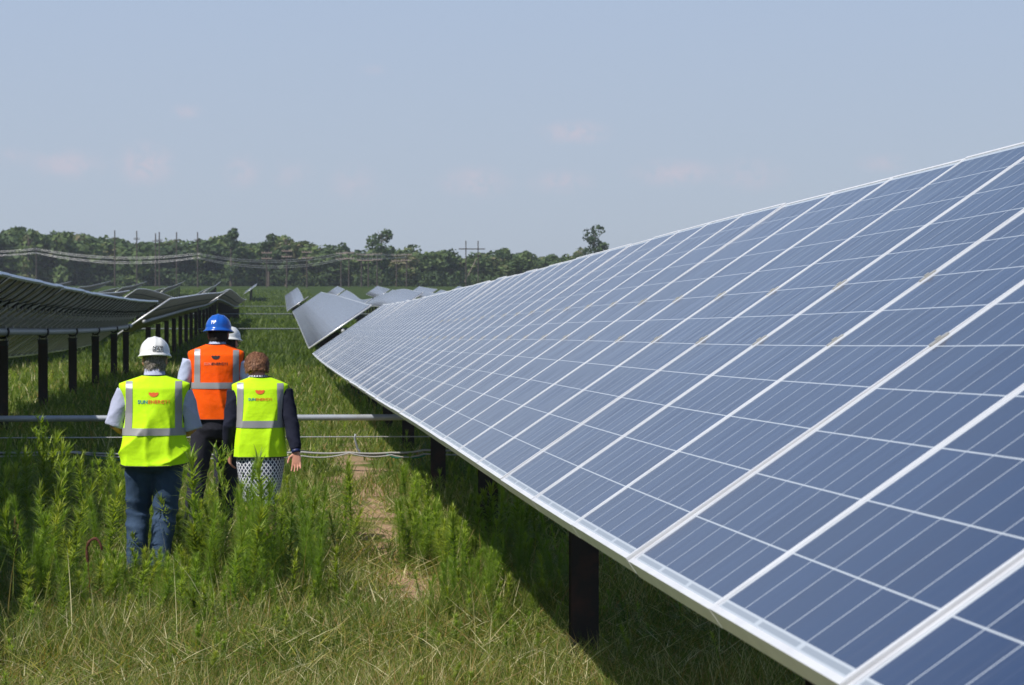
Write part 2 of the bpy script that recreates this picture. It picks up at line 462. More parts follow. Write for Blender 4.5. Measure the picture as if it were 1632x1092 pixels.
def module_meshes():
    # local: x = up the slope, y = along the row, z = normal; origin in the middle of the face
    f = MB(); t = .013; h = .042
    hl, hw = LEN / 2, WID / 2
    f.box((-hl + t/2, 0, -h/2), (t, WID, h)); f.box((hl - t/2, 0, -h/2), (t, WID, h))
    f.box((0, -hw + t/2, -h/2), (LEN - 2*t, t, h)); f.box((0, hw - t/2, -h/2), (LEN - 2*t, t, h))
    fl = .026                                     # inward flanges at the back
    f.box((0, -hw + t + fl/2, -h + .0015), (LEN - 2*t, fl, .003)); f.box((0, hw - t - fl/2, -h + .0015), (LEN - 2*t, fl, .003))
    f.box((-hl + t + fl/2, 0, -h + .002), (fl, WID - 2*t - 2*fl, .003)); f.box((hl - t - fl/2, 0, -h + .002), (fl, WID - 2*t - 2*fl, .003))
    fm = f.mesh('panel_frame')
    g = MB()
    z1, z0 = -.0025, -.008
    x, y = hl - t, hw - t
    g.add([(-x, -y, z1), (x, -y, z1), (x, y, z1), (-x, y, z1)], [(0, 1, 2, 3)])
    g.mat = 1
    g.add([(-x, -y, z0), (x, -y, z0), (x, y, z0), (-x, y, z0)], [(3, 2, 1, 0)])
    gm = g.mesh('panel_glass')
    uvl = gm.uv_layers.new(name='UVMap')
    for p in gm.polygons:
        for li in p.loop_indices:
            v = gm.vertices[gm.loops[li].vertex_index].co
            uvl.data[li].uv = (v.y + hw, v.x + hl)
    j = MB(); j.box((.46, 0, -.026), (.11, .14, .03))
    j.tube([(.46, -.03, -.036), (.44, -.2, -.06), (.40, -.36, -.085), (.415, -.5, -.075)], .006, 6)
    j.tube([(.46, .03, -.036), (.43, .18, -.06), (.40, .36, -.09), (.415, .5, -.075)], .006, 6)
    j.tube([(.50, .05, -.036), (.62, .12, -.075), (.78, .2, -.07), (.94, .27, -.05)], .009, 6)
    jm = j.mesh('junction_box')
    r = MB()
    r.box((0, 0, 0), (.46, .055, .035)); r.box((0, 0, -.038), (.10, .08, .045))
    rm = r.mesh('mounting_rail')
    c = MB(); c.box((0, 0, .002), (.050, .016, .003)); c.box((0, 0, .0055), (.014, .009, .004)); c.box((0, 0, -.015), (.05, .010, .03))
    cm = c.mesh('panel_clamp')
    for me, ms in ((fm, [M['alu']]), (gm, [M['glass'], M['backsheet']]), (jm, [M['black']]), (rm, [M['alu_dull']]), (cm, [M['alu_dull']])):
        for q in ms: me.materials.append(q)
    return fm, gm, jm, rm, cm


FM, GM, JM, RM, CM = module_meshes()


def post_mesh(h=2.6):
    p = MB()        # W-section: web across the row, flanges facing along it
    d, w, tf, tw = .150, .105, .010, .008
    p.box((0, -d/2 + tf/2, -h/2), (w, tf, h)); p.box((0, d/2 - tf/2, -h/2), (w, tf, h)); p.box((0, 0, -h/2), (tw, d - 2*tf, h))
    return p.mesh('post')


def post_mesh_x(h=2.6):
    p = MB()        # W-section seen flange-on along the row
    d, w, tf, tw = .105, .150, .010, .008
    p.box((0, -d/2 + tf/2, -h/2), (w, tf, h)); p.box((0, d/2 - tf/2, -h/2), (w, tf, h)); p.box((0, 0, -h/2), (tw, d - 2*tf, h))
    return p.mesh('post')


PM = post_mesh_x(); PM.materials.append(M['post'])


def bearing_mesh():
    b = MB()
    b.box((0, 0, -.130), (.19, .13, .012)); b.box((-.055, 0, -.10), (.014, .07, .07)); b.box((.055, 0, -.10), (.014, .07, .07))
    pts = [(.088 * math.cos(a), 0, .088 * math.sin(a)) for a in [math.radians(-215 + 250 * k / 20 + 0) for k in range(21)]]
    b.tube(pts, .017, 8)
    b.box((0, 0, -.165), (.16, .118, .06))
    return b.mesh('bearing')


BM_ = bearing_mesh(); BM_.materials.append(M['black'])


def tube_point(X, Y):
    z = float(surf(X, Y))
    return Vector((X + OFF * ST, Y, z - OFF * CT))


def tube_part(root, X, y0, y1, r=.056, n=14):
    t = MB(); k = max(2, int((y1 - y0) / 2.2))
    t.tube([tube_point(X, y0 + (y1 - y0) * i / k) - root.location for i in range(k + 1)], r, n)
    # swaged couplings where lengths of tube meet
    return t.build('torque_tube', M['galv'], root, smooth=True)


def module_matrix(X, Ya, Yb, jit):
    za, zb = float(surf(X, Ya)), float(surf(X, Yb))
    yv = Vector((0, Yb - Ya, zb - za)).normalized()
    a = TILT + jit
    xv = Vector((math.cos(a), 0, math.sin(a)))
    zv = xv.cross(yv).normalized(); xv = yv.cross(zv).normalized()
    m = Matrix((xv, yv, zv)).transposed().to_4x4()
    m.translation = Vector((X, (Ya + Yb) / 2, (za + zb) / 2))
    return m


POSTS = {}


def add_posts(root, X, ys, detail=True):
    for y in ys:
        tp = tube_point(X, y)
        top = tp - Vector((0, 0, .19))
        link('post', PM, root, loc=top - root.location)
        if detail: link('bearing', BM_, root, loc=tp - root.location)


def near_table(name, X, y_start, n, label, posts, clamps_to=-99, back=False, group=None, seed=1):
    rng = random.Random(seed)
    root = empty(name, (X, y_start, float(gnd(X, y_start))))
    tag(root, label, 'solar table', group)
    root_inv = Matrix.Translation(root.location).inverted()
    tube_part(root, X, y_start - .25, y_start + n + .25)
    add_posts(root, X, posts)
    for i in range(n):
        ya = y_start + i
        mm = root_inv @ module_matrix(X, ya + .005, ya + .995, rng.gauss(0, .0042))
        p = link('solar_panel', FM, root); p.matrix_local = mm
        g = link('panel_glass', GM, p)
        if back:
            link('junction_box', JM, p)
        if ya < clamps_to or back:
            r = link('mounting_rail', RM, p); r.location = (0, -.5, -.0645)
        if ya < clamps_to:
            for u in (-.141, .156):
                c = link('clamp', CM, p); c.location = (u, -.5, 0)
    return root


def far_table(name, X, y0, y1, label, group, posts_every=5.7, nposts=True):
    root = empty(name, (X, y0, float(gnd(X, y0)))); tag(root, label, 'solar table', group)
    n = int(round(y1 - y0)); V = []; F = []; mi = []; uv = []
    hl = LEN / 2
    for j in range(n + 1):
        y = y0 + j; z = float(surf(X, y))
        for (u, w) in ((-hl, 0), (hl, 0), (hl, -.042), (-hl, -.042)):
            V.append((X + u * CT - w * ST - root.location.x, y - root.location.y, z + u * ST + w * CT - root.location.z))
    for j in range(n):
        a = 4 * j; b = a + 4
        F += [(a, a + 1, b + 1, b), (a + 1, a + 2, b + 2, b + 1), (a + 2, a + 3, b + 3, b + 2), (a + 3, a, b, b + 3)]; mi += [0, 1, 2, 1]
        uv += [(j, 0), (j, LEN), (j + .9999, LEN), (j + .9999, 0)] + [(0, 0)] * 4 + [(j, LEN), (j, 0), (j + .9999, 0), (j + .9999, LEN)] + [(0, 0)] * 4
    F += [(0, 3, 2, 1), (4*n, 4*n + 1, 4*n + 2, 4*n + 3)]; mi += [1, 1]; uv += [(0, 0)] * 8
    me = np_mesh('panel_array', np.array(V), np.array(F), uv=uv, mi=mi)
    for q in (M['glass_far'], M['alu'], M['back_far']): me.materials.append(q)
    link('panel_array', me, root)
    tube_part(root, X, y0 - .2, y1 + .2, n=8)
    if nposts:
        k = int((y1 - y0 - 2) / posts_every); ys = [y0 + 2 + (y1 - y0 - 4) * i / k for i in range(k + 1)]
        add_posts(root, X, ys, detail=False)
    return root


XR, XL, PITCH = 1.554, -3.95, 5.5
r_posts = [-4.9, 1.1, 7.1, 13.05, 19.1, 25.15, 31.0, 36.9, 42.8, 48.6, 53.6]
near_table('solar_table', XR, 3.21 - 11, 63, 'long near row of blue solar panels filling the right of the view',
           r_posts, clamps_to=26, seed=3)
l_posts = [6.0, 11.7, 17.4, 23.1, 28.8, 34.7, 40.6, 46.4, 52.1, 57.9, 62.4]
near_table('solar_table', XL, 2.0, 62, 'near row of panels at the left edge, showing its grey underside',
           l_posts, back=True, seed=5)
G = 'long tilted rows of solar panels across the field'
ordn = ['first', 'second', 'third', 'fourth', 'fifth', 'sixth', 'seventh']
near_table('solar_table', XR + PITCH, -3, 62, 'row of solar panels behind the near right row, glimpsed under it between the posts',
           [2.7 + 5.7 * i for i in range(10)], seed=6)
SEGS = {'left': ([(71, 152), (156.5, 236), (330, 352)], [(66, 143), (150, 228), (235, 305), (311, 368)]),
        'right': ([(62.5, 137), (197, 315)], [(60, 128), (133, 200), (206, 286), (292, 330)])}
for side, X0 in (('right', XR), ('left', XL)):
    for k in range(6):
        X = X0 + (PITCH * k if side == 'right' else -PITCH * k)
        for s, (a, b) in enumerate(SEGS[side][0 if k == 0 else 1]):
            sh = ((k * 7) % 5 - 2) * 1.0 if k > 1 else 0
            where = ['just past the near tables', 'on the lower slope', 'on the upper slope', 'at the top of the slope'][s]
            lab = '%s row of tables %s of the grassy aisle, %s' % (ordn[k], side, where)
            if k == 0:
                lab = ['solar table following on from the near %s row, edging the aisle' % side,
                       ('small bright' if side == 'right' else 'dark-bellied') + ' solar table %s of the aisle, second along' % side,
                       'farthest solar table edging the aisle on the %s' % side][s]
            far_table('solar_table', X, a + sh, b + sh, lab, G, nposts=(k < 3))


# drive lines across the rows, about knee height, and what hangs under the nearest one
def drive_line(y, x0, x1, label, r=.034, h=.61, pm='pipe'):
    root = empty('drive_line', (x0, y, float(gnd(0, y)) + h))
    tag(root, label, 'drive pipe', 'drive pipes crossing the aisle')
    t = MB(); n = 10 * int(abs(x1 - x0) / 11 + 1)
    t.tube([Vector((x0 + (x1 - x0) * i / n, y, float(gnd(0, y)) + h)) - root.location for i in range(n + 1)], r, 14)
    t.build('pipe', M[pm], root, smooth=True)
    for X in [XR + PITCH * k for k in range(4)] + [XL - PITCH * k for k in range(4)]:
        if x0 < X < x1:
            a = MB(); tp = tube_point(X, y)
            a.box((X + .08 - x0, 0, (tp.z + float(gnd(0, y)) + h) / 2 - root.location.z), (.05, .09, abs(tp.z - float(gnd(0, y)) - h)))
            a.build('torque_arm', M['post'], root)
    return root


drive_line(27.0, -16, 8, 'pale steel drive pipe crossing behind the people at knee height')
drive_line(118.0, -20, 20, 'thin grey drive pipe crossing the aisle beyond the near tables', r=.032, h=.46, pm='pipe_shaded')
drive_line(152.0, -20, 20, 'faint drive pipe crossing the aisle in the middle of the slope', r=.03, h=.6, pm='pipe_shaded')
drive_line(272.0, -20, 20, 'faintest drive pipe, highest up the slope', r=.032, h=.54, pm='pipe_shaded')


def cable(name, pts, r, m, label, sag=0.0, group=None, seg=40):
    P = [Vector(p) for p in pts]; out = []
    for i in range(len(P) - 1):
        for k in range(seg):
            t = k / seg; q = P[i].lerp(P[i+1], t); q.z -= sag * 4 * t * (1 - t); out.append(q)
    out.append(P[-1])
    b = MB(); base = out[0].copy(); b.tube([q - base for q in out], r, 6)
    o = b.build(name, m, smooth=True); o.location = base
    return tag(o, label, 'cable', group)


y = 26.4; gz = float(gnd(0, y))
cable('ground_wire', [(-6, y, gz + .455), (8, y, gz + .43)], .006, M['wire'], 'thin bare wire strung just under the pale drive pipe')
yy = 26.2
pl = [(-6, yy, gz + .305), (-3.9, yy, gz + .32), (-2.2, yy, gz + .305), (-1.0, yy, gz + .27), (.25, yy, gz + .29), (.75, yy, gz + .285), (1.2, yy, gz + .28), (1.55, yy, gz + .305), (4, yy, gz + .29)]
cable('conduit', pl, .011, M['cable_grey'], 'pale grey conduit slung across the aisle below the drive pipe', sag=.012, seg=8)
pl2 = [(p[0], p[1] - .03, p[2] - .022 - .02 * math.sin(i * 2.1)) for i, p in enumerate(pl)]
cable('conduit', pl2, .008, M['cable_grey'], 'thinner conduit looping under the pale grey one', sag=.03, seg=8)
pl3 = [(p[0], p[1] + .03, p[2] + .012 * math.sin(i * 1.7 + 1)) for i, p in enumerate(pl)]
cable('power_cable', pl3, .011, M['cable_dark'], 'black cable bundled with the pale conduits', sag=.02, seg=8)
cable('power_cable', [(-2.1, yy, gz + .29), (-1.5, yy, gz + .22), (-1.0, yy, gz + .22)], .008, M['cable_green'], 'green cable drooping by the man in jeans', sag=.03, seg=8)
cable('power_cable', [(1.15, yy, gz + .27), (1.35, yy, gz + .24), (1.6, yy, gz + .27)], .009, M['cable_green'], 'green cable drooping beside the right-hand posts', sag=.03, seg=8)
b = MB(); b.tube([(.004, 0, .255), (0, 0, .30), (-.02, 0, .32), (-.05, 0, .44), (-.04, 0, .48)], .011, 8)
o = b.build('cable_hanger', M['galv'], smooth=True); o.location = (.86, 26.25, gz); tag(o, 'small bent metal hanger holding the conduits up in the aisle', 'hanger')

# ------------------------------------------------------------------ ground
def ground():
    xs = np.concatenate([np.linspace(-900, -60, 18)[:-1], np.linspace(-60, -12, 25)[:-1], np.linspace(-12, 10, 111)[:-1], np.linspace(10, 60, 26)[:-1], np.linspace(60, 900, 18)])
    ys = np.concatenate([np.linspace(-60, 6, 20)[:-1], np.linspace(6, 60, 271)[:-1], np.linspace(60, 340, 141)[:-1], np.linspace(340, 1600, 40)])
    X, Y = np.meshgrid(xs, ys); Z = gnd(X, Y)
    nx, ny = len(xs), len(ys)
    idx = np.arange(nx * ny).reshape(ny, nx)
    F = np.stack([idx[:-1, :-1], idx[:-1, 1:], idx[1:, 1:], idx[1:, :-1]], -1).reshape(-1, 4)
    me = np_mesh('ground', np.stack([X, Y, Z], -1).reshape(-1, 3), F)
    me.polygons.foreach_set('use_smooth', [True] * len(F))
    m = bpy.data.materials.new('field_soil'); m.use_nodes = True
    nt = m.node_tree; bs = nt.nodes['Principled BSDF']; L = nt.links.new
    tc = N(nt, 'ShaderNodeTexCoord')
    n1 = N(nt, 'ShaderNodeTexNoise', inp={'Scale': .35, 'Detail': 6.0, 'Roughness': .6}); L(tc.outputs['Object'], n1.inputs['Vector'])
    n2 = N(nt, 'ShaderNodeTexNoise', inp={'Scale': 9.0, 'Detail': 6.0, 'Roughness': .7}); L(tc.outputs['Object'], n2.inputs['Vector'])
    r1 = N(nt, 'ShaderNodeValToRGB'); cr = r1.color_ramp
    cr.elements[0].position = .32; cr.elements[0].color = (.05, .085, .016, 1)
    cr.elements[1].position = .68; cr.elements[1].color = (.19, .19, .055, 1)
    e = cr.elements.new(.5); e.color = (.085, .13, .026, 1)
    L(n1.outputs['Fac'], r1.inputs[0])
    r2 = N(nt, 'ShaderNodeValToRGB'); cr = r2.color_ramp
    cr.elements[0].position = .3; cr.elements[0].color = (.55, .60, .5, 1); cr.elements[1].position = .75; cr.elements[1].color = (1.35, 1.3, 1.2, 1)
    L(n2.outputs['Fac'], r2.inputs[0])
    mx = N(nt, 'ShaderNodeMix', data_type='RGBA', blend_type='MULTIPLY', inp={'Factor': 1.0}); L(r1.outputs[0], mx.inputs[6]); L(r2.outputs[0], mx.inputs[7])
    # bare reddish soil along the drip line of the right-hand row
    sp = N(nt, 'ShaderNodeSeparateXYZ'); L(tc.outputs['Object'], sp.inputs[0])
    n3 = N(nt, 'ShaderNodeTexNoise', inp={'Scale': 1.1, 'Detail': 5.0, 'Roughness': .6}); L(tc.outputs['Object'], n3.inputs['Vector'])
    dx = N(nt, 'ShaderNodeMath', operation='SUBTRACT', inp={1: .92}); L(sp.outputs[0], dx.inputs[0])
    ax = N(nt, 'ShaderNodeMath', operation='ABSOLUTE'); L(dx.outputs[0], ax.inputs[0])
    bx = N(nt, 'ShaderNodeMapRange', inp={'From Min': .0, 'From Max': .75, 'To Min': .2, 'To Max': 0.0}); L(ax.outputs[0], bx.inputs['Value'])
    sm = N(nt, 'ShaderNodeMath', operation='ADD'); L(bx.outputs[0], sm.inputs[0]); L(n3.outputs['Fac'], sm.inputs[1])
    ms = N(nt, 'ShaderNodeMapRange', inp={'From Min': .61, 'From Max': .69}); L(sm.outputs[0], ms.inputs['Value'])
    m2 = N(nt, 'ShaderNodeMix', data_type='RGBA'); yf = N(nt, 'ShaderNodeMapRange', inp={'From Min': 26.0, 'From Max': 40.0, 'To Min': 1.0, 'To Max': 0.0}); L(sp.outputs[1], yf.inputs['Value'])
    mm_ = N(nt, 'ShaderNodeMath', operation='MULTIPLY'); L(ms.outputs[0], mm_.inputs[0]); L(yf.outputs[0], mm_.inputs[1])
    L(mm_.outputs[0], m2.inputs['Factor']); L(mx.outputs[2], m2.inputs[6]); m2.inputs[7].default_value = (.40, .26, .17, 1)
    L(m2.outputs[2], bs.inputs['Base Color'])
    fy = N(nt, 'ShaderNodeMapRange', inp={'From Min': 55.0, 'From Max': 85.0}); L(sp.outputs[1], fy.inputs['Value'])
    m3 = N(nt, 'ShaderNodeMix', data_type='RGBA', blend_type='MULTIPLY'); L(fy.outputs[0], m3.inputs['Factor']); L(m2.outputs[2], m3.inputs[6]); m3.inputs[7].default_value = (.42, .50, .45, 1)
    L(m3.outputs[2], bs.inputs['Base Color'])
    bs.inputs['Roughness'].default_value = .95; bs.inputs['Specular IOR Level'].default_value = .1
    bp = N(nt, 'ShaderNodeBump', inp={'Strength': .8, 'Distance': .06}); L(n2.outputs['Fac'], bp.inputs['Height']); L(bp.outputs[0], bs.inputs['Normal'])
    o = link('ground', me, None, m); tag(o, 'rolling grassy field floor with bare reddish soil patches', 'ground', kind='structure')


ground()

# ------------------------------------------------------------------ grass and weeds
NR = np.random.default_rng(11)


def vis_pts(z0, z1, dens, xmin=None, xmax=3.4, dfun=None):
    """random points on the ground between two depths, over the strip of field the view takes in"""
    ya, yb = z0, z1
    xl = -0.135 * yb - .6 if xmin is None else xmin
    n = int((yb - ya) * (xmax - xl) * dens)
    x = NR.uniform(xl, xmax, n); y = NR.uniform(ya, yb, n)
    k = x > -0.135 * y - .6
    if dfun is not None: k &= NR.uniform(0, 1, n) < dfun(x, y)
    return x[k], y[k]


def smooth_noise(x, y, s, seed):
    r = np.random.default_rng(seed); v = 0
    for i in range(5):
        a = r.uniform(0, 2 * np.pi); f = s * (1 + i * .7); v = v + np.sin((x * np.cos(a) + y * np.sin(a)) * f + r.uniform(0, 6)) / (1 + i * .5)
    return v / 2.2


def strips(base, dirh, length, width, lean, bend, rnd, nseg=3, az=None, droop=0):
    """curved tapering blades as quad strips. base (n,3), dirh = lean heading angle"""
    n = len(base)
    t = np.linspace(0, 1, nseg + 1)
    dx, dy = np.cos(dirh), np.sin(dirh)
    side = np.stack([-np.sin(dirh if az is None else az), np.cos(dirh if az is None else az), np.zeros(n)], -1)
    V = np.zeros((n, nseg + 1, 2, 3))
    for i, tt in enumerate(t):
        ang = lean + bend * tt
        # integrate approx
        h = length * (np.sin(lean) * tt + bend * np.cos(lean) * tt * tt / 2) if False else length * tt * np.sin(lean + bend * tt * .5)
        v = length * tt * np.cos(lean + bend * tt * .5)
        c = base + np.stack([dx * h, dy * h, v], -1)
        w = width * (1 - tt ** 1.6) * .5 + width * .02
        V[:, i, 0] = c - side * w[:, None]; V[:, i, 1] = c + side * w[:, None]
    idx = np.arange(n * (nseg + 1) * 2).reshape(n, nseg + 1, 2)
    F = np.stack([idx[:, :-1, 0], idx[:, :-1, 1], idx[:, 1:, 1], idx[:, 1:, 0]], -1).reshape(-1, 4)
    return V.reshape(-1, 3), F, np.repeat(rnd, (nseg + 1) * 2)


def merge(parts):
    V = []; F = []; A = []; o = 0
    for v, f, a in parts: V.append(v); F.append(f + o); A.append(a); o += len(v)
    return np.concatenate(V), np.concatenate(F), np.concatenate(A)


M['grass'] = leaf_mat('grass_blades', [(0, (.065, .105, .016)), (.45, (.15, .205, .032)), (.7, (.24, .26, .06)), (.78, (.30, .18, .07)), (.88, (.46, .40, .19)), (1, (.66, .60, .38))], .40)
M['weed'] = leaf_mat('weed_leaves', [(0, (.060, .115, .018)), (.5, (.150, .245, .036)), (1, (.33, .43, .075))], .40, patch=(1.3, (1.12, .93, .9)))
M['fennel'] = leaf_mat('feathery_leaves', [(0, (.090, .16, .022)), (1, (.23, .34, .05))], .40)
M['dock'] = mat('dry_seed_spike', (.10, .035, .018), .9, bump=(60, .5, .01))


def soil_mask(x, y):
    return np.exp(-((x - .92) / .30) ** 2) * (y > 15) * (y < 34) * (.35 + .65 * (smooth_noise(x * 2, y, 1.1, 5) > -.1))


def grass():
    parts = []
    # long, partly dry grass in front
    def front(x, y): return np.clip(1.1 - 1.15 * soil_mask(x, y), 0, 1) * np.clip(.75 + .35 * smooth_noise(x, y, 2.2, 3), .15, 1)
    for (a, b, dens, lmin, lmax, w, dry) in ((10.6, 14.6, 2300, .10, .28, .0055, .36), (14.6, 19, 1100, .10, .30, .007, .28), (19, 27, 620, .08, .24, .010, .20),
                                             (27, 42, 270, .08, .24, .015, .16), (42, 75, 75, .10, .26, .026, .12), (75, 150, 16, .15, .32, .05, .08), (150, 400, 3.2, .2, .42, .13, .06)):
        x, y = vis_pts(a, b, dens, xmin=(-14 if b < 200 else -30) if b > 60 else None, xmax=4.2 if b < 60 else 5, dfun=front)
        n = len(x)
        base = np.stack([x, y, gnd(x, y) - .01], -1)
        L_ = NR.uniform(lmin, lmax, n) * (1 + .35 * smooth_noise(x, y, 1.6, 8))
        pat = smooth_noise(x, y, .9, 21)
        rnd = np.where(NR.uniform(0, 1, n) < dry * (1 + .6 * pat), NR.uniform(.72, 1, n), np.clip(NR.uniform(.05, .62, n) + .12 * pat, 0, .7))
        if a >= 75: rnd = np.clip(rnd * .45, 0, .5)
        parts.append(strips(base, NR.uniform(0, 2*np.pi, n), L_, np.full(n, w) * NR.uniform(.6, 1.3, n), NR.uniform(.02, .45, n), NR.uniform(.1, 1.3, n), rnd, 3, az=NR.uniform(0, 2*np.pi, n)))
    # matted thatch and fallen blades
    for (a, b, dens, w) in ((10.6, 15, 700, .007), (15, 24, 260, .010)):
        x, y = vis_pts(a, b, dens, xmax=3.0); n = len(x)
        base = np.stack([x, y, gnd(x, y) + NR.uniform(.0, .13, n)], -1)
        parts.append(strips(base, NR.uniform(0, 2*np.pi, n), NR.uniform(.08, .26, n), np.full(n, w), NR.uniform(.9, 1.5, n), NR.uniform(-.2, .5, n),
                            NR.choice([.2, .35, .5, .6, .74, .80, .9, 1.0], n), 2, az=NR.uniform(0, 2*np.pi, n)))
    V, F, A = merge(parts)
    me = np_mesh('field_grass', V, F, attr=A)
    o = link('field_grass', me, None, M['grass']); tag(o, 'short green and straw-coloured grass covering the field', 'grass', kind='stuff')


def weed_plant(h, nl, ll, lw, rng, feathery=False, branchy=False):
    """one upright weed at the origin: stem, spiral of narrow leaves, denser tuft at the tip"""
    parts = []
    lean = rng.uniform(-.07, .07, 2)
    def stem(t): return np.stack([lean[0] * h * t ** 1.5, lean[1] * h * t ** 1.5, h * t], -1)
    # stem: two crossed strips
    for a in (0, np.pi / 2):
        ts = np.linspace(0, 1, 5); c = stem(ts); s = np.array([np.cos(a), np.sin(a), 0]) * .0035
        V = np.stack([c - s, c + s], 1).reshape(-1, 3)
        F = np.array([[2*i, 2*i+1, 2*i+3, 2*i+2] for i in range(4)])
        parts.append((V, F, np.full(10, .75)))
    t = np.sort(rng.uniform(.06, 1, nl) ** .8)
    az = np.arange(nl) * 2.399 + rng.normal(0, .3, nl)
    base = stem(t)
    env = (.35 + .65 * np.sin(np.clip(t * 1.15, 0, 1) * np.pi * .8)) if not branchy else (1.15 - t)
    L_ = ll * env * rng.uniform(.7, 1.2, nl)
    lean_ = np.where(t > .88, rng.uniform(.15, .6, nl), rng.uniform(.75, 1.25, nl))
    parts.append(strips(base, az, L_, np.full(nl, lw), lean_, rng.uniform(-.1, .7, nl), np.clip(.2 + .6 * t + rng.normal(0, .15, nl), 0, 1), 2))
    if branchy:
        for i in range(16):
            tb = rng.uniform(.35, .97); a = rng.uniform(0, 2*np.pi); bl = (1.1 - tb) * .45 * h * rng.uniform(.6, 1.1)
            p0 = stem(np.array([tb]))[0]; n2 = 12; tt = np.linspace(0, 1, n2)
            pts = p0 + np.stack([np.cos(a) * bl * .6 * tt, np.sin(a) * bl * .6 * tt, bl * tt * .9], -1)
            parts.append(strips(pts, rng.uniform(0, 2*np.pi, n2), rng.uniform(.04, .09, n2), np.full(n2, .011), rng.uniform(.3, 1.0, n2), rng.uniform(0, .4, n2), rng.uniform(.4, 1, n2), 2))
            parts.append(strips(p0[None], np.array([a]), np.array([bl * 1.1]), np.array([.004]), np.array([.5]), np.array([.15]), np.array([.8]), 3))
    return merge(parts)


def scatter(protos, x, y, hs, rng):
    out = []
    for i in range(len(x)):
        V, F, A = protos[rng.integers(len(protos))]
        a = rng.uniform(0, 2*np.pi); c, s = np.cos(a), np.sin(a)
        k = hs[i]; kx = k ** .7; tx, ty = rng.normal(0, .13, 2) * k
        W = np.stack([(V[:, 0]*c - V[:, 1]*s) * kx + x[i] + tx * V[:, 2] ** 1.5, (V[:, 0]*s + V[:, 1]*c) * kx + y[i] + ty * V[:, 2] ** 1.5, V[:, 2] * k + float(gnd(x[i], y[i])) - .01], -1)
        out.append((W, F, np.clip(A + rng.normal(0, .12), 0, 1)))
    return merge(out)


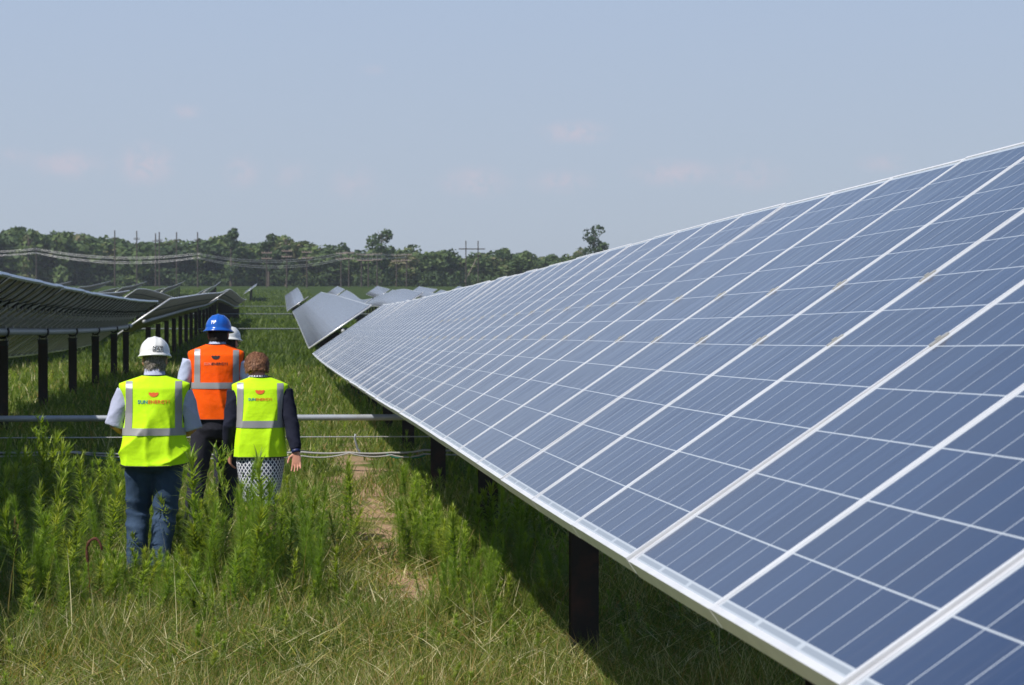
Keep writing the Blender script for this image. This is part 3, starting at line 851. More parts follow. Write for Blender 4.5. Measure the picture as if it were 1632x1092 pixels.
def weeds():
    rng = np.random.default_rng(77)
    pa = [weed_plant(1.0, int(rng.uniform(150, 230)), rng.uniform(.15, .20), rng.uniform(.013, .018), rng) for _ in range(12)]
    pf = [weed_plant(1.0, 520, .15, .0042, rng, True) for _ in range(4)]
    def dens(x, y):
        left = (x < .42 + .15 * np.sin(y)) & (y > 13.3 + .5 * np.sin(x * 2) + .4 * np.sin(x * 5.3) - .25) & (y < 24)
        right = (x > 1.02 + .10 * np.sin(y * 2.3) - .25 * (y < 15.5)) & (x < 2.0) & (y > 12.7 + .3 * np.sin(x * 9)) & (y < 25)
        d = np.where(left, np.clip(1.0 + .5 * smooth_noise(x, y, 1.5, 9), .2, 1.0) * np.clip((24.5 - y) / 5, .12, 1), 0)
        # people have trodden a way through, and the aisle beyond them is lower
        d = np.where(left & (x > -.55) & (y > 19.2), d * .35, d)
        d = np.where(right, np.clip(1.3 + .5 * smooth_noise(x, y, 1.5, 10), .2, 1.0) * np.clip((25.5 - y) / 6, .2, 1), d)
        return d
    x, y = vis_pts(12.4, 26, 34, dfun=dens, xmax=2.1)
    hs = rng.uniform(.30, .66, len(x)) * (1 + .25 * smooth_noise(x, y, 1.3, 14))
    hs *= np.clip((y - 12.3) / 3.6, .36, 1) * rng.choice([.6, .8, 1.0, 1.12], len(x))
    hs = np.where(x < -.085 * y - .05, hs * 1.22, hs) * np.where(x > .8, .80, .90)
    hs = np.where((np.abs(x + .01 * y + .72) < .30) & (y < 17.4), np.minimum(hs, .27 + .05 * (17.4 - y)), hs)
    hs = np.where((np.abs(x + .085 * y - .62) < .22) & (y < 17.4), np.minimum(hs, .40), hs)
    hs = np.where((y > 18.9) & (x > -.9), np.minimum(hs, .40), hs)
    fe = rng.uniform(0, 1, len(x)) < np.where(smooth_noise(x, y, 1.1, 30) > .1, .65, .12)
    V, F, A = scatter(pa, x[~fe], y[~fe], hs[~fe], rng)
    me = np_mesh('leafy_weeds', V, F, attr=A); o = link('leafy_weeds', me, None, M['weed'])
    tag(o, 'dense leafy green weeds standing around the people', 'weeds', kind='stuff')
    V, F, A = scatter(pf, x[fe], y[fe], hs[fe] * 1.1, rng)
    me = np_mesh('feathery_weeds', V, F, attr=A); o = link('feathery_weeds', me, None, M['fennel'])
    tag(o, 'patches of soft feathery green weeds among the leafy ones', 'weeds', kind='stuff')
    # tall bleached grass stalks standing among them
    def d3(x, y): return dens(x, y) * np.clip(.4 + .9 * smooth_noise(x, y, 2.0, 61), .05, 1)
    x, y = vis_pts(12.6, 24, 22, dfun=d3, xmax=2.0); n = len(x)
    V, F, A = strips(np.stack([x, y, gnd(x, y)], -1), rng.uniform(0, 6.28, n), rng.uniform(.28, .62, n), rng.uniform(.004, .008, n), rng.uniform(0, .25, n), rng.uniform(.05, .9, n),
                     rng.choice([.3, .5, .75, .9, 1.0], n), 5, az=rng.uniform(0, 6.28, n))
    me = np_mesh('tall_grass', V, F, attr=A); o = link('tall_grass', me, None, M['grass'])
    tag(o, 'thin bleached grass stalks standing among the weeds', 'grass', kind='stuff')
    # low weeds further on, in the shade of the rows and along the aisle
    def d2(x, y): return np.clip(.5 + .6 * smooth_noise(x, y, .8, 40), .05, 1) * np.where(np.abs(x - .9) < .4, .25, 1)
    x, y = vis_pts(24, 60, 2.6, dfun=d2, xmax=5)
    x2, y2 = vis_pts(12.5, 30, 4.5, dfun=lambda a, b: (a > 1.9).astype(float), xmax=4.5)
    x = np.concatenate([x, x2]); y = np.concatenate([y, y2])
    x3, y3 = vis_pts(11, 16, 5, dfun=lambda a, b: np.clip(.4 + .7 * smooth_noise(a, b, 1.8, 52), 0, 1), xmax=2.2)
    V, F, A = scatter(pa, x3, y3, rng.uniform(.07, .2, len(x3)), rng)
    me = np_mesh('seedling_weeds', V, F, attr=A); o = link('seedling_weeds', me, None, M['weed'])
    tag(o, 'small leafy seedlings dotted through the dry front grass', 'weeds', kind='stuff')
    lo = [weed_plant(1.0, 60, .22, .022, rng) for _ in range(4)]
    V, F, A = scatter(lo, x, y, rng.uniform(.18, .42, len(x)), rng)
    me = np_mesh('low_weeds', V, F, attr=A); o = link('low_weeds', me, None, M['weed'])
    tag(o, 'scattered low weeds in the grass beyond the people and under the tables', 'weeds', kind='stuff')
    # single plants that stand out
    def single(name, px, py_top, depth, label, proto, m, cat='weed'):
        p = at(px, 700, depth); gz = float(gnd(p.x, p.y)); h = at(px, py_top, depth).z - gz
        V, F, A = proto; V = V * np.array([h ** .75, h ** .75, h])
        me = np_mesh(name, V, F, attr=A); o = link(name, me, None, m); o.location = (p.x, p.y, gz - .01)
        tag(o, label, cat); return o
    br = weed_plant(1.0, 150, .20, .016, rng, branchy=True)
    single('tall_weed', 72, 663, 20, 'tallest branching weed, standing up to the drive pipe at far left', br, M['weed'])
    single('tall_weed', 45, 722, 19.2, 'tall leafy weed just left of the branching one', pa[0], M['weed'])
    single('tall_weed', 98, 712, 19.4, 'tall leafy weed on the right flank of the branching one', pa[1], M['weed'])
    single('tall_weed', 130, 735, 19.3, 'leafy weed between the branching one and the man in jeans', pa[4], M['weed'])
    single('tall_weed', 22, 748, 18.6, 'leafy weed nearest the left edge, below the end of the pipe', pa[5], M['weed'])
    single('tall_weed', 312, 727, 17.0, 'weed with a leafy top standing in front of the dark trousers', pa[2], M['weed'])
    single('tall_weed', 356, 700, 17.2, 'wispy weed standing between the dark trousers and the patterned skirt', weed_plant(1.0, 110, .07, .006, rng, branchy=True), M['weed'])
    single('tall_weed', 424, 735, 16.8, 'leafy weed in front of the patterned skirt', pa[3], M['weed'])
    single('tall_weed', 396, 782, 17.4, 'leafy weed hiding the left calf below the patterned skirt', pa[7], M['weed'])
    single('tall_weed', 446, 790, 17.5, 'leafy weed below the right edge of the patterned skirt', pa[8], M['weed'])
    single('tall_weed', 380, 812, 16.6, 'low leafy weed in front of the woman and left of the skirt', pa[6], M['weed'])
    single('tall_weed', 412, 800, 17.0, 'leafy weed between the calves below the patterned skirt', pa[9], M['weed'])
    single('tall_weed', 548, 742, 20.5, 'dark leafy weed alone in the aisle under the conduits', pa[6], M['weed'])
    single('tall_weed', 560, 752, 20.2, 'second dark weed leaning against the lone one in the aisle', pa[0], M['weed'])
    single('tall_weed', 683, 752, 20.0, 'branching weed beside the right-hand posts', br, M['weed'])
    single('tall_weed', 640, 800, 18.0, 'feathery weed right of the bare path', pf[1], M['fennel'])


def dock(px, py_top, depth, curl, label):
    p = at(px, 800, depth); gz = float(gnd(p.x, p.y)); h = at(px, py_top, depth).z - gz
    b = MB()
    pts = []; rr = []; n = 26
    for i in range(n):
        t = i / (n - 1)
        if curl and t > .62:
            a = (t - .62) / .38 * 3.0; r = .045
            pts.append((r * (1 - math.cos(a)), .004 * math.sin(i), h * .88 + r * math.sin(a) - .03 * max(0, a - 1.8)))
        else:
            pts.append((.010 * math.sin(t * 7), .012 * math.sin(t * 5), h * (t if not curl else t / .62 * .88)))
        rr.append(.0025 if t < .45 else .006 + .005 * abs(math.sin(i * 2.3)) - .004 * max(0, t - .9) * 10)
    b.tube(pts, [max(.001, q) for q in rr], 7)
    o = b.build('seed_spike', M['dock'], smooth=False); o.location = (p.x, p.y, gz); tag(o, label, 'seed spike')


grass()
weeds()
dock(24, 822, 16.2, 0, 'upright rusty brown seed spike near the left edge')
dock(28, 835, 16.1, 0, 'shorter rusty seed spike leaning on the upright one')
dock(140, 855, 15.6, 1, 'curled rusty brown seed spike in the weeds below the man in jeans')

# ------------------------------------------------------------------ trees
M['leaf_far'] = leaf_mat('woodland_leaves', [(0, (.034, .062, .024)), (.4, (.066, .110, .034)), (.75, (.118, .168, .046)), (1, (.175, .16, .085))], .2, .7, (1.2, 1.3, .5))
M['bark'] = mat('bark', (.09, .07, .055), .9, bump=(6, .5, .05))


def clump_leaves(c, r, n, size, rng):
    """leaf clusters in an uneven ellipsoid shell"""
    d = rng.normal(0, 1, (n, 3)); d /= np.linalg.norm(d, axis=1)[:, None]
    rad = rng.uniform(.35, 1.0, n) ** .45
    p = d * rad[:, None] * np.array(r) + np.array(c)
    nn = d + rng.normal(0, .55, (n, 3)); nn /= np.linalg.norm(nn, axis=1)[:, None]
    up = rng.normal(0, 1, (n, 3)); u = np.cross(nn, up); u /= np.linalg.norm(u, axis=1)[:, None]; w = np.cross(nn, u)
    s = size * rng.uniform(.5, 1.3, n)[:, None]
    V = np.stack([p - u*s, p + w*s*.7, p + u*s, p - w*s*.7], 1).reshape(-1, 3)
    F = np.arange(n * 4).reshape(n, 4)
    return V, F


def crown(h, w, rng, n=900, size=.35, base=.25, lobes=9, tone=None, tall=1.0):
    parts = []
    tone = rng.uniform(.1, .8) if tone is None else tone
    for i in range(lobes):
        t = rng.uniform(base, .92); rr = w * .5 * (1 - abs(t - .55) * 1.05)
        a = rng.uniform(0, 2*np.pi); q = rng.uniform(.2, .75) * rr
        cr = w * rng.uniform(.16, .30)
        c = (np.cos(a) * q, np.sin(a) * q, h * t)
        V, F = clump_leaves(c, (cr, cr, cr * rng.uniform(.7, 1.0) * tall), n // lobes, size, rng)
        parts.append((V, F, np.repeat(np.clip(tone + rng.normal(0, .08) + rng.normal(0, .14, len(F)), 0, 1), 4)))
    return merge(parts)


def forest():
    rng = np.random.default_rng(5)
    prot = [crown(1.0 * 10, 7.6, rng, n=1150, size=.52, base=.05, lobes=18, tone=.42) for _ in range(10)]
    protc = [crown(10, 4.2, rng, n=620, size=.48, base=.15, lobes=9, tone=.3, tall=1.6) for _ in range(4)]
    sx = np.array([-60, 0, 60, 130, 190, 205, 260, 300, 340, 395, 450, 500, 560, 640, 720, 800, 900, 1000, 1200, 1800])
    sy = np.array([366, 368, 370, 374, 378, 386, 382, 384, 378, 384, 382, 392, 397, 393, 394, 397, 403, 402, 400, 396])
    out = []
    for (dep, dn) in ((505, 2.7), (518, 2.9), (534, 3.2), (555, 3.6), (585, 4.2)):
        px = -330.0
        while px < 2100:
            px += dn * F_PX / dep * rng.uniform(.6, 1.4)
            d = dep + rng.uniform(-9, 9)
            p = at(px, 450, d); gz = float(gnd(p.x, p.y))
            top = at(px, float(np.interp(px, sx, sy)) + rng.normal(3, 4.5) + (4 if dep < 510 else 0), d).z
            h = max(4.0, top - gz)
            V, F, A = (prot if rng.uniform() < (.85 if px < 620 else .45) else protc)[rng.integers(4)] if False else (prot[rng.integers(10)] if rng.uniform() < (.9 if px < 620 else .5) else protc[rng.integers(4)])
            a = rng.uniform(0, 6.28); c, s = np.cos(a), np.sin(a); k = h / 10; kx = rng.uniform(.95, 1.5) * (1 if px < 620 else .8)
            W = np.stack([(V[:, 0]*c - V[:, 1]*s) * kx + p.x, (V[:, 0]*s + V[:, 1]*c) * kx + p.y, V[:, 2] * k + gz - .4], -1)
            ton = rng.normal(-.05 if px < 620 else .12, .16)
            if px < 500 and rng.uniform() < .25: ton += .35
            out.append((W, F, np.clip(A + ton, 0, 1)))
    # undergrowth at the wood's foot
    for px in np.arange(-300, 2000, 16):
        p = at(float(px), 452, 497 + rng.uniform(-2, 3)); gz = float(gnd(p.x, p.y))
        V, F = clump_leaves((p.x, p.y, gz + 1.0), (2.4, 1.6, rng.uniform(1.2, 2.6)), 130, .35, rng)
        out.append((V, F, np.repeat(np.clip(rng.uniform(.1, .5) + rng.normal(0, .12, 130), 0, 1), 4)))
    V, F, A = merge(out)
    me = np_mesh('woodland', V, F, attr=A); o = link('woodland', me, None, M['leaf_far'])
    tag(o, 'long mixed green woodland closing off the far side of the field', 'woodland', kind='stuff')


def tree(px, top, width_px, depth, label, seed, n=1500, sparse=False, tone=.3, lobes=12):
    rng = np.random.default_rng(seed)
    p = at(px, 450, depth); gz = float(gnd(p.x, p.y)); h = at(px, top, depth).z - gz
    w = width_px * depth / F_PX
    root = empty('tree', (p.x, p.y, gz)); tag(root, label, 'tree')
    t = MB(); t.tube([(0, 0, -.3), (.1, 0, h * .35), (0, .1, h * .62), (.15, 0, h * .85)], [.32, .25, .17, .06], 9)
    for k in range(7):
        a = k * 2.4; z = h * (.35 + .07 * k); r = w * .33
        t.tube([(0, 0, z), (math.cos(a) * r * .5, math.sin(a) * r * .5, z + r * .35), (math.cos(a) * r, math.sin(a) * r, z + r * .9)], [.11, .07, .03], 6)
    t.build('trunk', M['bark'], root)
    V, F, A = crown(h, w, rng, n=n, size=.30, base=.12 if sparse else .08, lobes=lobes, tone=tone)
    me = np_mesh('crown', V, F, attr=A); link('crown', me, root, M['leaf_far'])
    return root


forest()
tree(607, 357, 44, 490, 'tall ragged tree rising above the wood behind the crossarm poles', 3, n=2400, tone=.3, lobes=16)
tree(947, 352, 46, 488, 'lone dark gappy tree standing against the sky above the near panels', 14, n=1500, sparse=True, tone=.08, lobes=17)
tree(368, 360, 36, 492, 'dark round-topped tree in the wood between the two groups of poles', 6, n=1700, tone=.1, lobes=12)
tree(428, 371, 30, 492, 'dark two-lobed tree left of the crossarm poles', 17, n=1300, tone=.15)
tree(456, 370, 30, 492, 'dark tree beside the two-lobed one above the crossarm poles', 18, n=1300, tone=.15)
tree(45, 361, 34, 492, 'rounded brownish green tree over the left end of the wood', 20, n=1300, tone=.8)


# ------------------------------------------------------------------ power poles and lines
def pole(px, top, depth, label, arms=2, arm_px=16, group='wooden poles with crossarms'):
    p = at(px, 455, depth); gz = float(gnd(p.x, p.y)); h = at(px, top, depth).z - gz
    root = empty('power_pole', (p.x, p.y, gz)); tag(root, label, 'power pole', group)
    b = MB(); b.tube([(0, 0, -.5), (0, 0, h)], [.13, .10], 8); b.build('pole', M['wood_pole'], root)
    w = arm_px * depth / F_PX
    for k in range(arms):
        a = MB(); z = h - (.25 if group.startswith('wooden') else 1.5) - k * (9 * depth / F_PX)
        a.box((0, -.14, z), (w, .10, .11))
        for q in (-.46, -.22, .22, .46): a.box((q * w, -.14, z + .17), (.09, .09, .18))
        a.build('crossarm', M['insul'] if group.startswith('wooden') else M['wood_pole'], root)
    return root


names = ['leftmost pole with pale crossarms, beside the aisle', 'crossarm pole above the small tilted table', 'third crossarm pole from the left, above the table gap',
         'crossarm pole on the left of a close pair', 'crossarm pole on the right of a close pair', 'slim crossarm pole under the tall ragged tree, first of three',
         'slim crossarm pole under the tall ragged tree, second of three', 'slim crossarm pole under the tall ragged tree, third of three',
         'next to last crossarm pole on the right', 'last crossarm pole on the right, before the wood']
for px, lab, dep, top in zip([425, 457, 489, 543.5, 556, 576, 587, 601, 632, 648], names, [430, 425, 432, 440, 436, 452, 456, 450, 462, 455],
                             [401, 398, 400, 402, 401, 404, 404, 403, 405, 404]):
    pole(px, top, dep, lab)
for px, top, dep, lab in ((183, 367, 430, 'leftmost of the tall dark poles without pale arms'), (218, 368, 434, 'second of the tall dark poles, over the grey table ridge'),
                          (248, 372, 440, 'shorter dark pole of the close pair'), (254, 370, 431, 'taller dark pole of the close pair'),
                          (281.5, 370, 436, 'fifth tall dark pole from the left'), (315, 370, 430, 'rightmost tall dark pole, where the bright wires restart'),
                          (58, 395, 440, 'short thin pole at far left where the wires peak')):
    pole(px, top, dep, lab, arms=0 if px == 58 else 1, arm_px=9, group='tall dark poles')

p = at(752, 455, 470); gz = float(gnd(p.x, p.y)); root = empty('pole_frame', (p.x, p.y, gz)); tag(root, 'wooden H-shaped pole frame with crossbeam against the wood', 'pole frame')
k = 470 / F_PX
for dx in (-9.5, 10.0):
    b = MB(); b.tube([(dx * k, 0, -.5), (dx * k, 0, at(752, 384, 470).z - gz)], .10, 8); b.build('pole', M['wood_pole'], root)
b = MB(); b.box((0, -.2, at(752, 397, 470).z - gz), (42 * k, .18, .2)); b.build('crossbeam', M['wood_pole'], root)
b = MB(); b.tube([(7 * k, 0, at(752, 413, 470).z - gz), (-11 * k, .2, at(752, 449, 470).z - gz)], .06, 6); b.build('brace', M['insul'], root)


def wire(a, c, depth1, depth2, sag_px, label, r=.028):
    A, C = at(*a, depth1), at(*c, depth2); n = 28; s = sag_px * depth1 / F_PX
    b = MB(); pts = []
    for i in range(n + 1):
        t = i / n; q = A.lerp(C, t); q.z -= s * 4 * t * (1 - t); pts.append(q - A)
    b.tube(pts, r, 5); o = b.build('power_line', M['wire'], smooth=True); o.location = A
    tag(o, label, 'power line', 'overhead wires in front of the wood')


for i, (dy, sg) in enumerate(((0, 10), (2.0, 10.5), (6.5, 11), (8, 12))):
    nm = ['top', 'second', 'third', 'lowest'][i]
    wire((58, 396 + dy), (315, 403.5 + dy), 438, 428, sg, '%s wire of the left span, between the thin pole and the rightmost dark pole' % nm)
    wire((315, 403.5 + dy), (549, 402 + dy * 1.4), 428, 436, sg * 1.25, '%s wire of the span over the aisle to the crossarm poles' % nm)
    wire((549, 402 + dy * 1.4), (648, 405 + dy * .7), 436, 452, 1.5, '%s wire of the span between the crossarm poles' % nm)
    wire((-120, 402 + dy), (58, 396 + dy), 444, 438, 2.5, '%s wire running out of view to the left of the thin pole' % nm)

# ------------------------------------------------------------------ people
def remesh(mb, name, voxel, it=4, mats=None, parent=None):
    me0 = mb.mesh('tmp'); bm = bmesh.new(); bm.from_mesh(me0); bmesh.ops.remove_doubles(bm, verts=bm.verts, dist=1e-5)
    bmesh.ops.recalc_face_normals(bm, faces=bm.faces); bm.to_mesh(me0); bm.free()
    o = bpy.data.objects.new('tmp', me0); COL.objects.link(o)
    m = o.modifiers.new('r', 'REMESH'); m.mode = 'VOXEL'; m.voxel_size = voxel; m.use_smooth_shade = True
    s = o.modifiers.new('s', 'SMOOTH'); s.factor = .5; s.iterations = it
    dg = bpy.context.evaluated_depsgraph_get(); dg.update()
    me = bpy.data.meshes.new_from_object(o.evaluated_get(dg)); me.name = name
    bpy.data.objects.remove(o); bpy.data.meshes.remove(me0)
    me.materials.clear()
    return link(name, me, parent, mats, smooth=True)


def displace(o, fn):
    me = o.data; n = len(me.vertices); co = np.empty(n * 3); me.vertices.foreach_get('co', co); co = co.reshape(-1, 3)
    no = np.empty(n * 3); me.vertices.foreach_get('normal', no); no = no.reshape(-1, 3)
    co = co + no * fn(co)[:, None]; me.vertices.foreach_set('co', co.ravel()); me.update()


def fabric(name, col, rough=.85, c2=None, sc=3.0, check=None, bump=.15):
    m = mat(name, col, rough, 0, .2, noise=(sc, c2 or tuple(c * .8 for c in col), .35, .7), bump=(18, .4, .02))
    if check:
        nt = m.node_tree; b = nt.nodes['Principled BSDF']; L = nt.links.new
        old = b.inputs['Base Color'].links[0].from_socket
        tc = N(nt, 'ShaderNodeTexCoord'); sp = N(nt, 'ShaderNodeSeparateXYZ'); L(tc.outputs['Object'], sp.inputs[0])
        k, c = check; acc = None
        for ax in (0, 2):
            w = N(nt, 'ShaderNodeMath', operation='MULTIPLY', inp={1: k}); L(sp.outputs[ax], w.inputs[0])
            f = N(nt, 'ShaderNodeMath', operation='FRACT'); L(w.outputs[0], f.inputs[0])
            l = N(nt, 'ShaderNodeMath', operation='LESS_THAN', inp={1: .25}); L(f.outputs[0], l.inputs[0])
            if acc is None: acc = l
            else:
                x = N(nt, 'ShaderNodeMath', operation='MAXIMUM'); L(acc.outputs[0], x.inputs[0]); L(l.outputs[0], x.inputs[1]); acc = x
        mx = N(nt, 'ShaderNodeMix', data_type='RGBA'); L(acc.outputs[0], mx.inputs['Factor']); L(old, mx.inputs[6]); mx.inputs[7].default_value = (*c, 1)
        L(mx.outputs[2], b.inputs['Base Color'])
    return m


def hivis(name, col, c2):
    m = mat(name, col, .75, 0, .15, noise=(2.5, c2, .35, .7), bump=(6.5, .45, .035))
    return m


M['lime'] = hivis('lime_mesh_cloth', (.62, 1.0, .015), (.55, .93, .015))
M['orange'] = hivis('orange_mesh_cloth', (1.0, .125, .002), (1.0, .09, .002))
M['reflect'] = mat('grey_reflective_tape', (.33, .33, .34), .45, .2, bump=(300, .2, .001))
M['piping'] = mat('black_piping', (.015, .015, .02), .7)
M['skin'] = mat('skin', (.62, .31, .22), .55, 0, .35, noise=(22, (.56, .25, .18), .4, .7))
M['shirt'] = fabric('pale_blue_shirt', (.50, .53, .68), check=(110, (.38, .42, .60)))
M['shirt_plain'] = fabric('light_blue_shirt', (.52, .58, .78))
M['jeans'] = fabric('blue_denim', (.026, .050, .098), .85, (.05, .085, .15), 5)
M['slacks'] = fabric('charcoal_trousers', (.018, .018, .026), .85, (.028, .028, .04), 4)
M['navy'] = fabric('navy_knit', (.012, .014, .028), .9, (.018, .02, .04))
M['shoe'] = mat('dark_leather', (.03, .022, .018), .5)
M['hat_white'] = mat('white_helmet_plastic', (.78, .78, .76), .28, 0, .5)
M['hat_blue'] = mat('blue_helmet_plastic', (.012, .10, .46), .22, 0, .5)
M['hair_grey'] = mat('grey_hair', (.10, .08, .065), .7, noise=(90, (.24, .21, .18), .45, .6), bump=(140, .8, .01))
M['hair_dark'] = mat('dark_hair', (.016, .011, .009), .65, noise=(90, (.03, .02, .015), .45, .6), bump=(140, .7, .01))
M['hair_red'] = mat('reddish_brown_hair', (.15, .058, .030), .6, noise=(75, (.30, .14, .075), .42, .62), bump=(110, .9, .012))
for nm, a, b_ in (('grey_hair', (.09, .075, .06), (.42, .38, .33)), ('dark_hair', (.012, .009, .007), (.05, .035, .025)), ('reddish_brown_hair', (.13, .05, .025), (.46, .24, .13))):
    M[nm + '_locks'] = leaf_mat(nm + '_locks', [(0, a), (1, b_)], .1, .5, (1, 1, 1))
M['logo_orange'] = mat('orange_print', (.85, .14, .02), .7)
M['logo_black'] = mat('black_print', (.02, .015, .015), .7)
M['logo_blue'] = mat('blue_green_print', (.02, .22, .30), .7)
M['logo_pale'] = mat('faded_print', (.75, .22, .14), .7)
M['white_print'] = mat('white_print', (.85, .85, .85), .6)
M['band'] = mat('dark_blue_band', (.012, .02, .09), .5)
M['eye'] = mat('eye', (.5, .5, .5), .2)


def lattice_mat():
    m = bpy.data.materials.new('navy_white_lattice'); m.use_nodes = True
    nt = m.node_tree; b = nt.nodes['Principled BSDF']; L = nt.links.new
    uv = N(nt, 'ShaderNodeUVMap'); uv.uv_map = 'UVMap'; sp = N(nt, 'ShaderNodeSeparateXYZ'); L(uv.outputs[0], sp.inputs[0])

    def mth(op, a, c=None):
        n = N(nt, 'ShaderNodeMath', operation=op)
        for i, q in enumerate((a, c)):
            if q is None: continue
            if isinstance(q, (int, float)): n.inputs[i].default_value = q
            else: L(q, n.inputs[i])
        return n.outputs[0]
    k = 29.0
    res = []
    for op in ('ADD', 'SUBTRACT'):
        s = mth(op, mth('MULTIPLY', sp.outputs[0], k), mth('MULTIPLY', sp.outputs[1], k * .8))
        s = mth('ADD', s, mth('MULTIPLY', mth('SINE', mth('MULTIPLY', s, 2 * math.pi)), .06))
        res.append(mth('LESS_THAN', mth('ABSOLUTE', mth('SUBTRACT', mth('FRACT', s), .5)), .10))
    f = mth('MAXIMUM', res[0], res[1])
    mx = N(nt, 'ShaderNodeMix', data_type='RGBA'); L(f, mx.inputs['Factor']); mx.inputs[6].default_value = (.012, .02, .055, 1); mx.inputs[7].default_value = (.66, .68, .74, 1)
    L(mx.outputs[2], b.inputs['Base Color']); b.inputs['Roughness'].default_value = .8
    return m


M['lattice'] = lattice_mat()


class Vest:
    def __init__(s, prof, n=2.5, folds='diag', seed=0):
        s.p = np.array(prof, float); s.n = n; s.folds = folds; s.seed = seed
        zz = s.p[:, 0]
        fine = np.linspace(zz[0], zz[-1], 161)
        cols = []
        for c in range(1, 4):
            v = np.interp(fine, zz, s.p[:, c])
            for _ in range(5): v[1:-1] = (v[:-2] + 2 * v[1:-1] + v[2:]) / 4
            cols.append(v)
        s.z = fine; s.c = cols

    def at(s, z): return [np.interp(z, s.z, c) for c in s.c]

    def disp(s, x, z, back=True):
        z0, z1 = s.z[0], s.z[-1]; t = (z - z0) / (z1 - z0); q = s.seed
        def ridge(a): return (1 - np.abs(np.sin(a))) ** 2
        if s.folds == 'diag':
            w = np.clip((.80 - t) / .45, 0, 1)
            d = .024 * w * ridge(13 * (z * .8 - x * .75) + .5 * np.sin(9 * x) + 1.1 * np.sin(7 * z + q)) + .012 * w * ridge(24 * (x * .9 + z * .25) + q + np.sin(9 * z))
            d += .009 * ridge(11 * x + 1.2 * np.sin(5 * z)) * np.clip((.85 - t) / .3, 0, 1)
        else:
            w = np.clip((.8 - t) / .5, 0, 1)
            d = .018 * w * ridge(15 * x + .9 * np.sin(4 * z + q) + q) + .006 * np.sin(19 * x + 5 * z + q) * w
        return d

    def S(s, u, z, off=0.0):
        hw, hd, yc = s.at(z); e = 2 / s.n
        cx, sy = np.cos(u), np.sin(u)
        x = hw * np.sign(cx) * np.abs(cx) ** e; y = hd * np.sign(sy) * np.abs(sy) ** e
        r = np.sqrt(x * x + y * y) + 1e-9
        d = s.disp(x, z) + off
        return np.stack([x + x / r * d, y + y / r * d + yc, z + 0 * x], -1)

    def back_y(s, x, z, off=0.0):
        hw, hd, yc = s.at(z)
        y = -hd * np.clip(1 - (np.abs(x) / hw) ** s.n, 0, 1) ** (1 / s.n)
        return y + yc - s.disp(x, z) - off

    def u_of_x(s, x, z):
        hw = s.at(z)[0]; return -np.arccos(np.clip(np.sign(x) * np.clip(np.abs(x) / hw, 0, 1) ** (s.n / 2), -1, 1))

    def grid(s, U, Z, off):
        V = np.stack([s.S(U[i], Z[i], off) for i in range(len(U))])
        return V

    def build(s, root, m, trim, band_z, sx, logo_z, logo_cols, text_w, hem_drop=0.0):
        nu, nz = 150, 110
        zz = np.linspace(s.z[0], s.z[-1], nz); uu = np.linspace(-math.pi, math.pi, nu, endpoint=False)
        V = []
        for z in zz:
            zk = z + 0 * uu
            if hem_drop: zk = zk - hem_drop * np.clip(1 - (z - s.z[0]) / .15, 0, 1) * (np.cos(uu + 1.9) * .5)
            P = s.S(uu, np.clip(zk, s.z[0], s.z[-1])); P[:, 2] = zk
            V.append(P)
        inner = [V[0] * np.array([.975, .97, 1]) + np.array([0, 0, .004]), V[6] * np.array([.95, .93, 1])]
        rings = inner[::-1] + V
        mb = MB(); mb.loft([list(map(tuple, r)) for r in rings], cap=False)
        v = mb.build('vest', [m], root, smooth=True)
        hem = MB(); hem.tube([tuple(p) for p in V[0][::3]] + [tuple(V[0][0])], .004, 6, cap=False); hem.build('hem_piping', M['piping'], v, smooth=True)
        nk = MB(); nk.tube([tuple(p) for p in V[-1][::3]] + [tuple(V[-1][0])], .005, 6, cap=False); nk.build('neck_piping', M['piping'], v, smooth=True)

        def strip(U, Z, name='reflective_stripe', off=.0035):
            G = np.stack([s.S(U[i], Z[i], off) for i in range(len(U))])
            b = MB(); b.loft([list(map(tuple, r)) for r in G], close=False, cap=False); b.build(name, M['reflect'], v, smooth=True)
        zb = np.linspace(band_z - .026, band_z + .026, 5)
        ub = np.linspace(-math.pi, math.pi, 150)
        strip([ub] * 5, [np.full(150, z) for z in zb], 'reflective_band', .0045)
        for xc in sx:
            U = []; Z = []
            for z in np.linspace(band_z + .026, s.z[-1] - .002, 70):
                hw = s.at(z)[0]
                if z > s.p[4][0] and hw < abs(xc) + .03: break
                xs = np.linspace(xc - .024, xc + .024, 6); U.append(s.u_of_x(xs, np.full(6, z))); Z.append(np.full(6, z))
            strip(U, Z)
            strip([-a for a in U], Z)
        for sd in (-1, 1):
            pts = []
            zt = s.z[0] + (s.z[-1] - s.z[0]) * .90
            for z in np.linspace(band_z + .06, zt, 24):
                hw, hd, yc = s.at(z); f = .86 + .1 * abs((z - band_z) / (zt - band_z))
                x = sd * hw * f if False else sd * hw * .985
                uu_ = s.u_of_x(np.array([x]), np.array([z])); p = s.S(uu_, np.array([z]), .002)[0]; pts.append(tuple(p))
            b = MB(); b.tube(pts, .0045, 6); b.build('armhole_piping', M['piping'], v, smooth=True)
        # printed emblem: a small bowl, and lettering beneath it
        w, h = .036, .036; xs = np.linspace(-1, 1, 13); pts = []; fs = []
        zc = logo_z
        for i, t in enumerate(xs):
            top = .010 + .002 * math.cos(t * 9); bot = -h * math.sqrt(max(0, 1 - t * t)) * .8 + .008
            for k in range(4): pts.append((t * w, zc + bot + (top - bot) * k / 3))
        for i in range(12):
            for k in range(3): fs.append((i*4 + k, (i+1)*4 + k, (i+1)*4 + k + 1, i*4 + k + 1))
        P = [(x, float(s.back_y(x, z, .003)), z) for x, z in pts]
        b = MB(); b.add(P, fs); b.build('printed_emblem', M[logo_cols[0]], v)
        s.text(v, 'SUN', 'ENERGY1', zc - .068, text_w, M[logo_cols[1]], M[logo_cols[2]])
        return v

